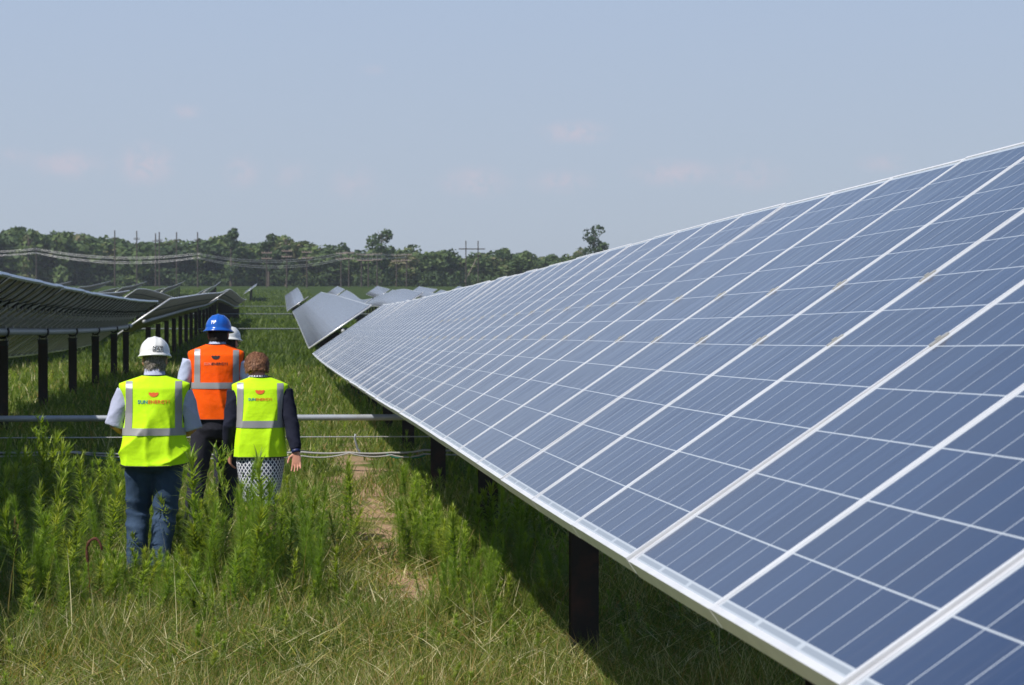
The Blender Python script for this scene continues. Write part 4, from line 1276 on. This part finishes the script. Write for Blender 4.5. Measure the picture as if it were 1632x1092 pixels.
    def text(s, parent, t1, t2, z0, width, m1, m2):
        def tm(t):
            c = bpy.data.curves.new('t', 'FONT'); c.body = t; c.size = .036; c.space_character = 1.1; c.offset = .0009
            o = bpy.data.objects.new('t', c); COL.objects.link(o)
            dg = bpy.context.evaluated_depsgraph_get(); dg.update()
            me = bpy.data.meshes.new_from_object(o.evaluated_get(dg)); bpy.data.objects.remove(o)
            return me
        a, b = tm(t1), tm(t2)
        wa = max(v.co.x for v in a.vertices) + .004; wb = max(v.co.x for v in b.vertices); k = width / (wa + wb)
        for me, x0, m in ((a, 0, m1), (b, wa, m2)):
            for v in me.vertices:
                x = (v.co.x + x0) * k - width / 2; z = z0 + v.co.y * k
                v.co = (x, float(s.back_y(x, z, .003)), z)
            me.materials.clear(); me.name = 'printed_lettering'; link('printed_lettering', me, parent, m)


def hand(mb, w, d, n, side, curl=.35, k=1.0):
    """w wrist, d along the fingers, n out of the palm's back, thumb on 'side' of it"""
    w, d, n = Vector(w), Vector(d).normalized(), Vector(n).normalized(); s = d.cross(n).normalized() * side; n = s.cross(d).normalized() * (1 if s.cross(d).dot(n) > 0 else -1)
    rings = []
    for t, wd, th in ((-.01, .024, .019), (.02, .034, .017), (.055, .041, .015), (.088, .040, .012), (.098, .034, .008)):
        rings.append([w + d * t * k + s * wd * k * math.cos(a) + n * th * k * math.sin(a) for a in [2 * math.pi * i / 12 for i in range(12)]])
    mb.loft(rings)
    for i, (o, L_) in enumerate(((.033, .070), (.011, .079), (-.011, .073), (-.032, .057))):
        p = w + d * .085 * k + s * o * k; c = curl * (1 + .15 * i); dd = d + s * (o * 2.6); pts = [p]
        for j, seg in enumerate((.42, .32, .26)):
            dd = (dd.normalized() - n * math.tan(c * .55) * (1 if j == 0 else .9)).normalized(); p = p + dd * L_ * seg * k; pts.append(p)
        mb.tube(pts, [.0084 * k, .0080 * k, .0074 * k, .0062 * k], 8)
    p = w + d * .022 * k + s * .026 * k - n * .004
    p1 = p + (d * .6 + s * .8 - n * .25).normalized() * .032 * k; p2 = p1 + (d * .85 + s * .35 - n * .3).normalized() * .03 * k; p3 = p2 + (d * .95 + s * .1 - n * .35).normalized() * .024 * k
    mb.tube([p, p1, p2, p3], [.013 * k, .011 * k, .0095 * k, .0075 * k], 8)


def head_mesh(mb, h, head, tilt=0.0, turn=0.0):
    c = Vector(head); R_ = Matrix.Rotation(turn, 3, 'Z') @ Matrix.Rotation(-tilt, 3, 'X')
    def E_(o, r, nu=18, nv=12): mb.ell(c + R_ @ Vector(o), r, R_, nu, nv)
    E_((0, -.008, .018), (.076, .092, .092), 24, 16)          # skull
    E_((0, .03, -.045), (.058, .062, .062))                   # jaw and face
    E_((0, .075, -.092), (.024, .022, .020))                  # chin
    E_((0, .094, -.012), (.011, .020, .024)); E_((0, .104, -.028), (.015, .014, .012))   # nose
    E_((0, .084, .012), (.046, .012, .010))                   # brow
    E_((0, .086, -.058), (.024, .010, .006)); E_((0, .085, -.067), (.021, .010, .006))   # lips
    for s in (-1, 1):
        E_((s * .042, .062, -.028), (.022, .026, .022))       # cheeks
        E_((s * .079, -.006, -.012), (.011, .022, .033)); E_((s * .083, -.012, .002), (.008, .017, .020))  # ears
    return c, R_


def helmet(root, c, R_, m, brim, text, tcol, k=1.0, label=None, full=False):
    """hard hat: dome, three ridges, rain gutter and brim (longer in front)"""
    b = MB(); nu = 48
    rings = []
    for j in range(15):
        ph = (j / 14) * math.pi / 2
        r = math.sin(ph + .02); z = math.cos(ph) ** .9 if ph < math.pi / 2 else 0
        ring = []
        for i in range(nu):
            a = 2 * math.pi * i / nu
            q = Vector((.108 * r * math.cos(a), .130 * r * math.sin(a), .125 * z))
            ax = abs(q.x)
            if j > 1:
                rid = .006 * math.exp(-(q.x / .012) ** 2) + .004 * math.exp(-((ax - .045) / .010) ** 2)
                q *= 1 + rid / max(q.length, .02) * min(1, z * 2.5)
            ring.append(q)
        rings.append(ring)
    for (dr, dz) in ((.004, -.006), (1, 0), (2, 0)):
        ring = []
        for i in range(nu):
            a = 2 * math.pi * i / nu; f = max(0, math.sin(a))
            if dr < 1: e, z = .004, -.006
            elif dr == 1: e, z = brim * (1 + (0 if full else .9) * f ** 2), -.013 - brim * .35
            else: e, z = brim * (1 + (0 if full else .9) * f ** 2) - .002, -.018 - brim * .35
            ring.append(Vector(((.110 + e) * math.cos(a), (.132 + e) * math.sin(a), z)))
        rings.append(ring)
    rings.append([Vector((.106 * math.cos(2*math.pi*i/nu), .128 * math.sin(2*math.pi*i/nu), -.012)) for i in range(nu)])
    rings += [[Vector((q.x * .965, q.y * .965, q.z - .004 if q.z > 0 else q.z)) for q in rings[j]] for j in (13, 10, 7, 4, 1)]
    base = c + R_ @ Vector((0, -.004, .040))
    b.loft([[base + R_ @ (q * k) for q in r] for r in rings], cap=True)
    o = b.build('hard_hat', m, root, smooth=True)
    if text:
        cu = bpy.data.curves.new('t', 'FONT'); cu.body = text[0]; cu.size = text[1]; cu.offset = text[1] * .02; cu.align_x = 'CENTER'
        to = bpy.data.objects.new('t', cu); COL.objects.link(to); dg = bpy.context.evaluated_depsgraph_get(); dg.update()
        me = bpy.data.meshes.new_from_object(to.evaluated_get(dg)); bpy.data.objects.remove(to)
        a0, z0 = text[2], text[3]
        def pr(x, z, off=.0035):
            zz = min(z / .125, .98); r = math.sqrt(max(0, 1 - zz ** 2.1)); a = -math.pi / 2 + a0 + x / .115
            return base + R_ @ (Vector(((.108 * r + off) * math.cos(a), (.130 * r + off) * math.sin(a), z)) * k)
        for v in me.vertices: v.co = pr(v.co.x, z0 + v.co.y, .0065)
        me.materials.clear(); me.name = 'helmet_lettering'; link('helmet_lettering', me, o, tcol)
        if text[4]:
            W_, H_ = text[4]; q = MB(); t = .0035
            for (x0, x1, y0, y1) in ((-W_, W_, H_ - t, H_), (-W_, W_, -t, 0), (-W_, -W_ + t, 0, H_), (W_ - t, W_, 0, H_)):
                n = 8; pts = [pr(x0 + (x1 - x0) * i / n, z0 - .006 + y, .006) for y in (y0, y1) for i in range(n + 1)]
                q.add(pts, [(i, i + 1, n + 2 + i, n + 1 + i) for i in range(n)])
            q.build('helmet_label_outline', tcol, o)
    return o


def eyes(root, c, R_):
    for s in (-1, 1):
        b = MB(); b.ell(c + R_ @ Vector((s * .031, .076, -.004)), (.011, .010, .009), R_, 10, 8); b.build('eye', M['eye'], root, smooth=True)


def limb(mb, a, b_, c, r): mb.tube([a, tuple(Vector(a).lerp(Vector(b_), .5)), b_, tuple(Vector(b_).lerp(Vector(c), .35)), c], r, 14)


def person(px, depth, h, label, spec, group=None):
    # (h is the standing height, for reference)
    p = at(px, 700, depth); gz = float(gnd(p.x, p.y))
    root = empty('person', (p.x, p.y, gz), spec.get('rz', 0)); tag(root, label, 'person', group)
    hd = spec['head']; b = MB()
    c, R_ = head_mesh(b, h, hd, spec.get('tilt', 0), spec.get('turn', 0))
    sz = spec['sh']                                   # shoulder joint height
    bw = spec['bw']
    b.tube([(0, -.01, sz - .02), tuple(Vector(hd) * .5 + Vector((0, -.02, sz + .03)) * .5), tuple(c + Vector((0, -.02, -.03)))], [.066, .056, .054], 14)
    rings = []
    for z, w, d in ((spec['hip'] - .07, bw * .80, .10), (spec['hip'], bw * .92, .12), (spec['hip'] + .16, bw * .84, .11), (sz - .22, bw * .90, .115), (sz - .06, bw * .95, .11), (sz + .03, bw * .55, .08)):
        rings.append([(w * math.cos(a), d * math.sin(a), z) for a in [2 * math.pi * i / 20 for i in range(20)]])
    b.loft(rings)
    for i, (S_, E_, W_, D_, N_, cu) in enumerate(spec['arms']):
        limb(b, S_, E_, W_, [.048, .042, .037, .036, .025]); hand(b, W_, D_, N_, spec['thumb'][i], cu, .96)
    for (H_, K_, A_) in spec['legs']:
        limb(b, H_, K_, A_, [.078, .066, .050, .050, .035]); b.ell((A_[0], A_[1] + .07, .045), (.04, .125, .038))
    body = remesh(b, 'body', .0048, 3, M['skin'], root)
    eyes(root, c, R_)
    # legs' clothing and shoes
    if spec.get('trousers'):
        t = MB(); kx = spec.get('tk', 1.0)
        rings = [[(w * math.cos(a), (d * math.sin(a)) + yc, z) for a in [2 * math.pi * i / 24 for i in range(24)]] for z, w, d, yc in
                 ((spec['hip'] - .13, bw * .88, .125, -.005), (spec['hip'] - .05, bw * 1.0, .145, -.02), (spec['hip'] + .05, bw * .98, .14, -.015), (spec['hip'] + .16, bw * .92, .13, 0))]
        t.loft(rings)
        for (H_, K_, A_) in spec['legs']:
            Vh, Vk, Va = Vector(H_), Vector(K_), Vector(A_)
            t.tube([Vh, Vh.lerp(Vk, .3), Vh.lerp(Vk, .65), Vk, Vk.lerp(Va, .3), Vk.lerp(Va, .7), Va], [.105 * kx, .102 * kx, .088 * kx, .075 * kx, .074 * kx, .068 * kx, .068 * kx], 18)
        tr = remesh(t, 'trousers', .010, 6, M[spec['trousers']], root)
        hp = spec['hip']
        def f(co):
            x, y_, z = co.T; w = np.clip((hp - .02 - z) / .2, 0, 1)
            d = .007 * w * (1 - np.abs(np.sin(17 * z + 9 * x + 2 * np.sin(9 * x + 3 * y_)))) ** 1.5
            knee = np.exp(-((z - hp * .52) / .10) ** 2)
            d += .012 * knee * (1 - np.abs(np.sin(34 * z + 7 * x))) ** 1.3
            return d - .003
        displace(tr, f)
    for (H_, K_, A_) in spec['legs']:
        s = MB(); ax, ay = A_[0], A_[1]
        s.loft([[(ax + w * math.cos(a), ay + .06 + l * math.sin(a), z) for a in [2*math.pi*i/20 for i in range(20)]] for z, w, l in ((.0, .046, .14), (.03, .050, .145), (.055, .046, .13), (.085, .04, .10), (.12, .042, .07))])
        s.build('shoe', M['shoe'], root, smooth=True)
    # shirt
    t = MB()
    rings = [[(w * math.cos(a), d * math.sin(a), z) for a in [2 * math.pi * i / 24 for i in range(24)]] for z, w, d in
             ((spec['hip'] + .02, bw * .97, .135), (spec['hip'] + .2, bw * .93, .128), (sz - .2, bw * .97, .13), (sz - .05, bw * 1.0, .125), (sz + .035, bw * .7, .095), (sz + .065, .075, .075))]
    t.loft(rings)
    slv = spec['sleeve']
    for (S_, E_, W_, D_, N_, cu) in spec['arms']:
        Vs, Ve, Vw = Vector(S_), Vector(E_), Vector(W_)
        if slv == 'short':
            t.tube([Vs, Vs.lerp(Ve, .35), Vs.lerp(Ve, .8), Vs.lerp(Ve, 1.0)], [.070, .075, .075, .076], 16)
        else:
            t.tube([Vs, Vs.lerp(Ve, .4), Ve, Ve.lerp(Vw, .4), Ve.lerp(Vw, .93)], [.072, .066, .056, .052, .040], 16)
    sh = remesh(t, spec.get('topname', 'shirt'), .009, 4, M[spec['shirt']], root)
    displace(sh, lambda co: .006 * (1 - np.abs(np.sin(21 * co[:, 2] + 13 * np.abs(co[:, 0]) + 2 * np.sin(11 * co[:, 1])))) ** 1.5 * (np.abs(co[:, 0]) > bw * .8))
    # collar
    cl = MB(); cr = []
    top = float(c.z) - .066
    for z, r in ((sz + .045, .078), (sz + .075, .072), (top, .066), (top + .004, .070), (sz + .07, .080), (sz + .048, .088)):
        cr.append([(c.x * .6 + r * math.cos(a), c.y * .4 - .012 + r * 1.02 * math.sin(a), z - .012 * max(0, math.sin(a))) for a in [2*math.pi*i/28 for i in range(28)]])
    cl.loft(cr, cap=False); cl.build('collar', M[spec.get('collar', spec['shirt'])], sh, smooth=True)
    return root, c, R_


def hair_cap(root, c, R_, m, low=-.06, thick=.010, voxel=.006, tousle=.004, full=False):
    b = MB(); nu = 40; rings = []
    for j in range(15):
        zt = .112 - (j / 14) * (.112 - low)
        ring = []
        for i in range(nu):
            a = 2 * math.pi * i / nu
            zz = (zt - .018) / .092; r = math.sqrt(max(.0, 1 - min(1, abs(zz)) ** 2)) if zz > 0 else 1 - .12 * zz * zz
            f = max(0, math.sin(a) + .15)
            x = (.076 + thick) * r * math.cos(a); y = -.008 + (.092 + thick) * r * math.sin(a)
            z = zt
            if zt < .05 and f > 0: y = min(y, .045 if abs(math.cos(a)) > .3 else .05)
            if zt < .0: y = min(y, -.012)
            ring.append(c + R_ @ Vector((x, y, z)))
        rings.append(ring)
    b.loft(rings)
    o = remesh(b, 'hair', voxel, 2, m, root)
    displace(o, lambda co: tousle * (np.sin(70 * co[:, 0] - 45 * co[:, 2] + 1) * np.sin(60 * co[:, 2])))
    # short locks lying over the cap of hair
    me = o.data; n = len(me.vertices); co = np.empty(n * 3); no = np.empty(n * 3)
    me.vertices.foreach_get('co', co); me.vertices.foreach_get('normal', no); co = co.reshape(-1, 3); no = no.reshape(-1, 3)
    rg = np.random.default_rng(9); k = rg.integers(0, n, 2600); P = co[k]; Nn = no[k]
    t = np.array([0, -.25, -1.0]) + rg.normal(0, .55, (len(k), 3)); t -= Nn * (t * Nn).sum(1)[:, None]; t /= np.linalg.norm(t, axis=1)[:, None] + 1e-9
    s_ = np.cross(t, Nn); L_ = rg.uniform(.012, .030, len(k))[:, None]; w = rg.uniform(.0012, .0026, len(k))[:, None]
    a0 = P - Nn * .001; a1 = P + t * L_ * .5 + Nn * rg.uniform(.002, .006, (len(k), 1)); a2 = P + t * L_ + Nn * rg.uniform(.001, .008, (len(k), 1))
    V = np.stack([a0 - s_*w, a0 + s_*w, a1 + s_*w*.8, a1 - s_*w*.8, a2 + s_*w*.2, a2 - s_*w*.2], 1).reshape(-1, 3)
    F = (np.arange(len(k))[:, None, None] * 6 + np.array([[0, 1, 2, 3], [3, 2, 4, 5]])[None]).reshape(-1, 4)
    lm = np_mesh('hair_locks', V, F, attr=np.repeat(rg.uniform(0, 1, len(k)), 6)); link('hair_locks', lm, o, M[m.name + '_locks'])
    return o


def build_people():
    # man in the white hard hat and jeans
    root, c, R_ = person(246.5, 17.5, 1.72, 'man in white hard hat, lime safety vest and blue jeans, seen from behind', dict(
        head=(.0, .03, 1.60), tilt=.12, turn=.05, sh=1.40, hip=.93, bw=.195, thumb=(1, -1), rz=.0,
        arms=[((-.20, .0, 1.385), (-.285, .015, 1.125), (-.17, .20, 1.05), (.3, .9, .1), (0, -.2, 1), .5),
              ((.20, .0, 1.375), (.265, .03, 1.10), (.16, .21, 1.04), (-.3, .9, .1), (0, -.2, 1), .5)],
        legs=[((-.095, 0, .90), (-.125, .10, .50), (-.13, -.02, .09)), ((.095, 0, .90), (.075, -.02, .50), (.03, -.18, .11))],
        trousers='jeans', tk=1.12, shirt='shirt', sleeve='short'))
    hair_cap(root, c, R_, M['hair_grey'], low=-.085, thick=.006)
    helmet(root, c, R_, M['hat_white'], .012, ('ZAT', .036, .22, .014, (.040, .040)), M['piping'], 1.0)
    v = Vest([(.86, .238, .165, -.01), (.95, .232, .168, -.01), (1.08, .217, .165, -.005), (1.22, .204, .160, 0), (1.32, .222, .155, 0), (1.40, .255, .140, 0), (1.432, .258, .115, 0),
              (1.46, .175, .10, 0), (1.49, .085, .085, .0)], folds='diag', seed=1.0)
    v.build(root, M['lime'], None, 1.09, (-.172, .172), 1.36, ('logo_orange', 'logo_blue', 'logo_orange'), .225, hem_drop=.035)
    # tall man in the blue hard hat and orange vest
    root, c, R_ = person(344.5, 20.5, 1.90, 'tall man in blue hard hat and orange safety vest over a light blue shirt', dict(
        head=(.02, .03, 1.775), tilt=.10, turn=-.12, sh=1.57, hip=1.03, bw=.19, thumb=(1, -1),
        arms=[((-.21, .0, 1.555), (-.30, .0, 1.27), (-.20, .17, 1.08), (.25, .8, -.5), (-.3, -.2, 1), .5),
              ((.21, .0, 1.545), (.28, .02, 1.26), (.24, .16, 1.06), (-.05, .6, -.8), (.9, -.2, .2), .5)],
        legs=[((-.10, 0, 1.0), (-.16, -.03, .55), (-.21, -.20, .12)), ((.10, 0, 1.0), (.10, .12, .56), (.06, .14, .09))],
        trousers='slacks', tk=1.02, shirt='shirt_plain', sleeve='long'))
    hair_cap(root, c, R_, M['hair_dark'], low=-.070, thick=.006)
    helmet(root, c, R_, M['hat_blue'], .020, ('T9', .040, -.30, .035, None), M['white_print'], 1.0, full=True)
    v = Vest([(1.06, .205, .150, -.01), (1.18, .195, .155, -.01), (1.34, .200, .155, -.005), (1.44, .198, .150, 0), (1.52, .220, .145, 0), (1.60, .240, .125, 0), (1.628, .238, .105, 0),
              (1.66, .16, .09, 0), (1.69, .082, .08, .0)], folds='soft', seed=2.0)
    v.build(root, M['orange'], None, 1.345, (-.150, .165), 1.585, ('logo_black', 'logo_pale', 'logo_black'), .195)
    # woman in the lime vest and patterned skirt
    root, c, R_ = person(414.5, 18.5, 1.64, 'woman with short reddish hair, lime vest, navy sleeves and navy-and-white lattice skirt', dict(
        head=(-.025, .04, 1.535), tilt=.28, turn=.10, sh=1.365, hip=.90, bw=.165, thumb=(1, -1),
        arms=[((-.175, .0, 1.35), (-.225, -.03, 1.09), (-.235, .08, .885), (.05, .3, -.95), (-.9, -.2, -.1), .6),
              ((.175, .0, 1.35), (.238, -.075, 1.10), (.272, -.145, .895), (.04, -.05, -1), (.35, 1, 0), .35)],
        legs=[((-.085, 0, .87), (-.09, .08, .47), (-.10, -.04, .09)), ((.085, 0, .87), (.08, .02, .47), (.06, -.10, .10))],
        shirt='navy', sleeve='long', collar='lattice', topname='navy_top'))
    root_c = None
    hr = hair_cap(root, c, R_, M['hair_red'], low=-.048, thick=.016, voxel=.005, tousle=.0022)
    hr.name = 'short_hair'
    w = MB(); w.tube([(.269, -.140, .915), (.272, -.145, .892)], [.034, .034], 16); w.build('wristband', M['band'], root, smooth=True)
    # skirt
    sk = MB(); rings = []; nu = 72
    zs = np.linspace(.50, .96, 26)
    for z in zs:
        t = (z - .50) / .46; w_ = np.interp(z, [.50, .60, .80, .90, .96], [.125, .150, .182, .18, .155]); d = np.interp(z, [.5, .6, .8, .9, .96], [.15, .15, .15, .14, .12])
        rings.append([(w_ * math.cos(a) * (1 + .035 * (1 - t) * math.sin(7 * a + 1)), d * math.sin(a) * (1 + .06 * (1 - t) * math.sin(5 * a)) - .01, z + .012 * math.sin(2 * a)) for a in [2 * math.pi * i / nu for i in range(nu)]])
    rings = [[(x * .96, y * .96, z + .004) for x, y, z in rings[0]]] + rings
    sk.loft(rings, cap=False)
    s = sk.build('skirt', M['lattice'], root, smooth=True)
    uvl = s.data.uv_layers.new(name='UVMap')
    for pl in s.data.polygons:
        us = []
        for li in pl.loop_indices:
            q = s.data.vertices[s.data.loops[li].vertex_index].co; us.append(math.atan2(q.x, -q.y) / (2 * math.pi) * 1.09)
        if max(us) - min(us) > .5: us = [u if u > 0 else u + 1.09 for u in us]
        for li, u in zip(pl.loop_indices, us): uvl.data[li].uv = (u, s.data.vertices[s.data.loops[li].vertex_index].co.z)
    v = Vest([(.855, .205, .150, -.01), (.95, .195, .155, -.01), (1.09, .180, .150, -.005), (1.20, .182, .145, 0), (1.29, .195, .135, 0), (1.37, .216, .12, 0), (1.402, .217, .10, 0),
              (1.43, .15, .085, 0), (1.458, .080, .078, .0)], folds='soft', seed=4.5)
    v.build(root, M['lime'], None, 1.105, (-.145, .15), 1.352, ('logo_orange', 'logo_blue', 'logo_orange'), .175)
    for cc in ():
        pass
    # collar pattern needs its own coordinates
    for ch in root.children_recursive:
        if ch.name.startswith('collar'):
            u = ch.data.uv_layers.new(name='UVMap')
            for l in ch.data.loops:
                q = ch.data.vertices[l.vertex_index].co; u.data[l.index].uv = (math.atan2(q.x, -q.y) * .12, q.z * 1.6)
    # fourth walker, ahead and nearly hidden
    root, c, R_ = person(366.5, 24.5, 1.74, 'person in white hard hat ahead, almost hidden by the tall man', dict(
        head=(.0, .03, 1.62), tilt=.1, turn=-.5, sh=1.42, hip=.94, bw=.17, thumb=(1, -1),
        arms=[((-.18, .0, 1.40), (-.21, -.02, 1.13), (-.17, .14, .95), (.1, .6, -.8), (-.9, -.2, 0), .5),
              ((.18, .0, 1.40), (.21, -.02, 1.13), (.17, .14, .95), (-.1, .6, -.8), (.9, -.2, 0), .5)],
        legs=[((-.09, 0, .91), (-.10, .08, .50), (-.10, -.05, .09)), ((.09, 0, .91), (.08, -.02, .50), (.06, -.15, .10))],
        trousers='slacks', shirt='navy', sleeve='long'))
    hair_cap(root, c, R_, M['hair_dark'], low=-.08, thick=.006)
    helmet(root, c, R_, M['hat_white'], .018, None, None, 1.0)
    root.scale = (.95, .95, .945)


build_people()


# ------------------------------------------------------------------ haze
def haze():
    m = bpy.data.materials.new('summer_haze'); m.use_nodes = True
    nt = m.node_tree; nt.nodes.clear()
    out = N(nt, 'ShaderNodeOutputMaterial'); v = N(nt, 'ShaderNodeVolumePrincipled')
    v.inputs['Color'].default_value = (.80, .86, .95, 1); v.inputs['Density'].default_value = .00022; v.inputs['Anisotropy'].default_value = .2
    nt.links.new(v.outputs[0], out.inputs['Volume'])
    b = MB(); b.box((0, 770, 20), (1810, 1680, 50)); o = b.build('haze', m); tag(o, 'thin summer haze over the field', 'haze', kind='stuff')


haze()
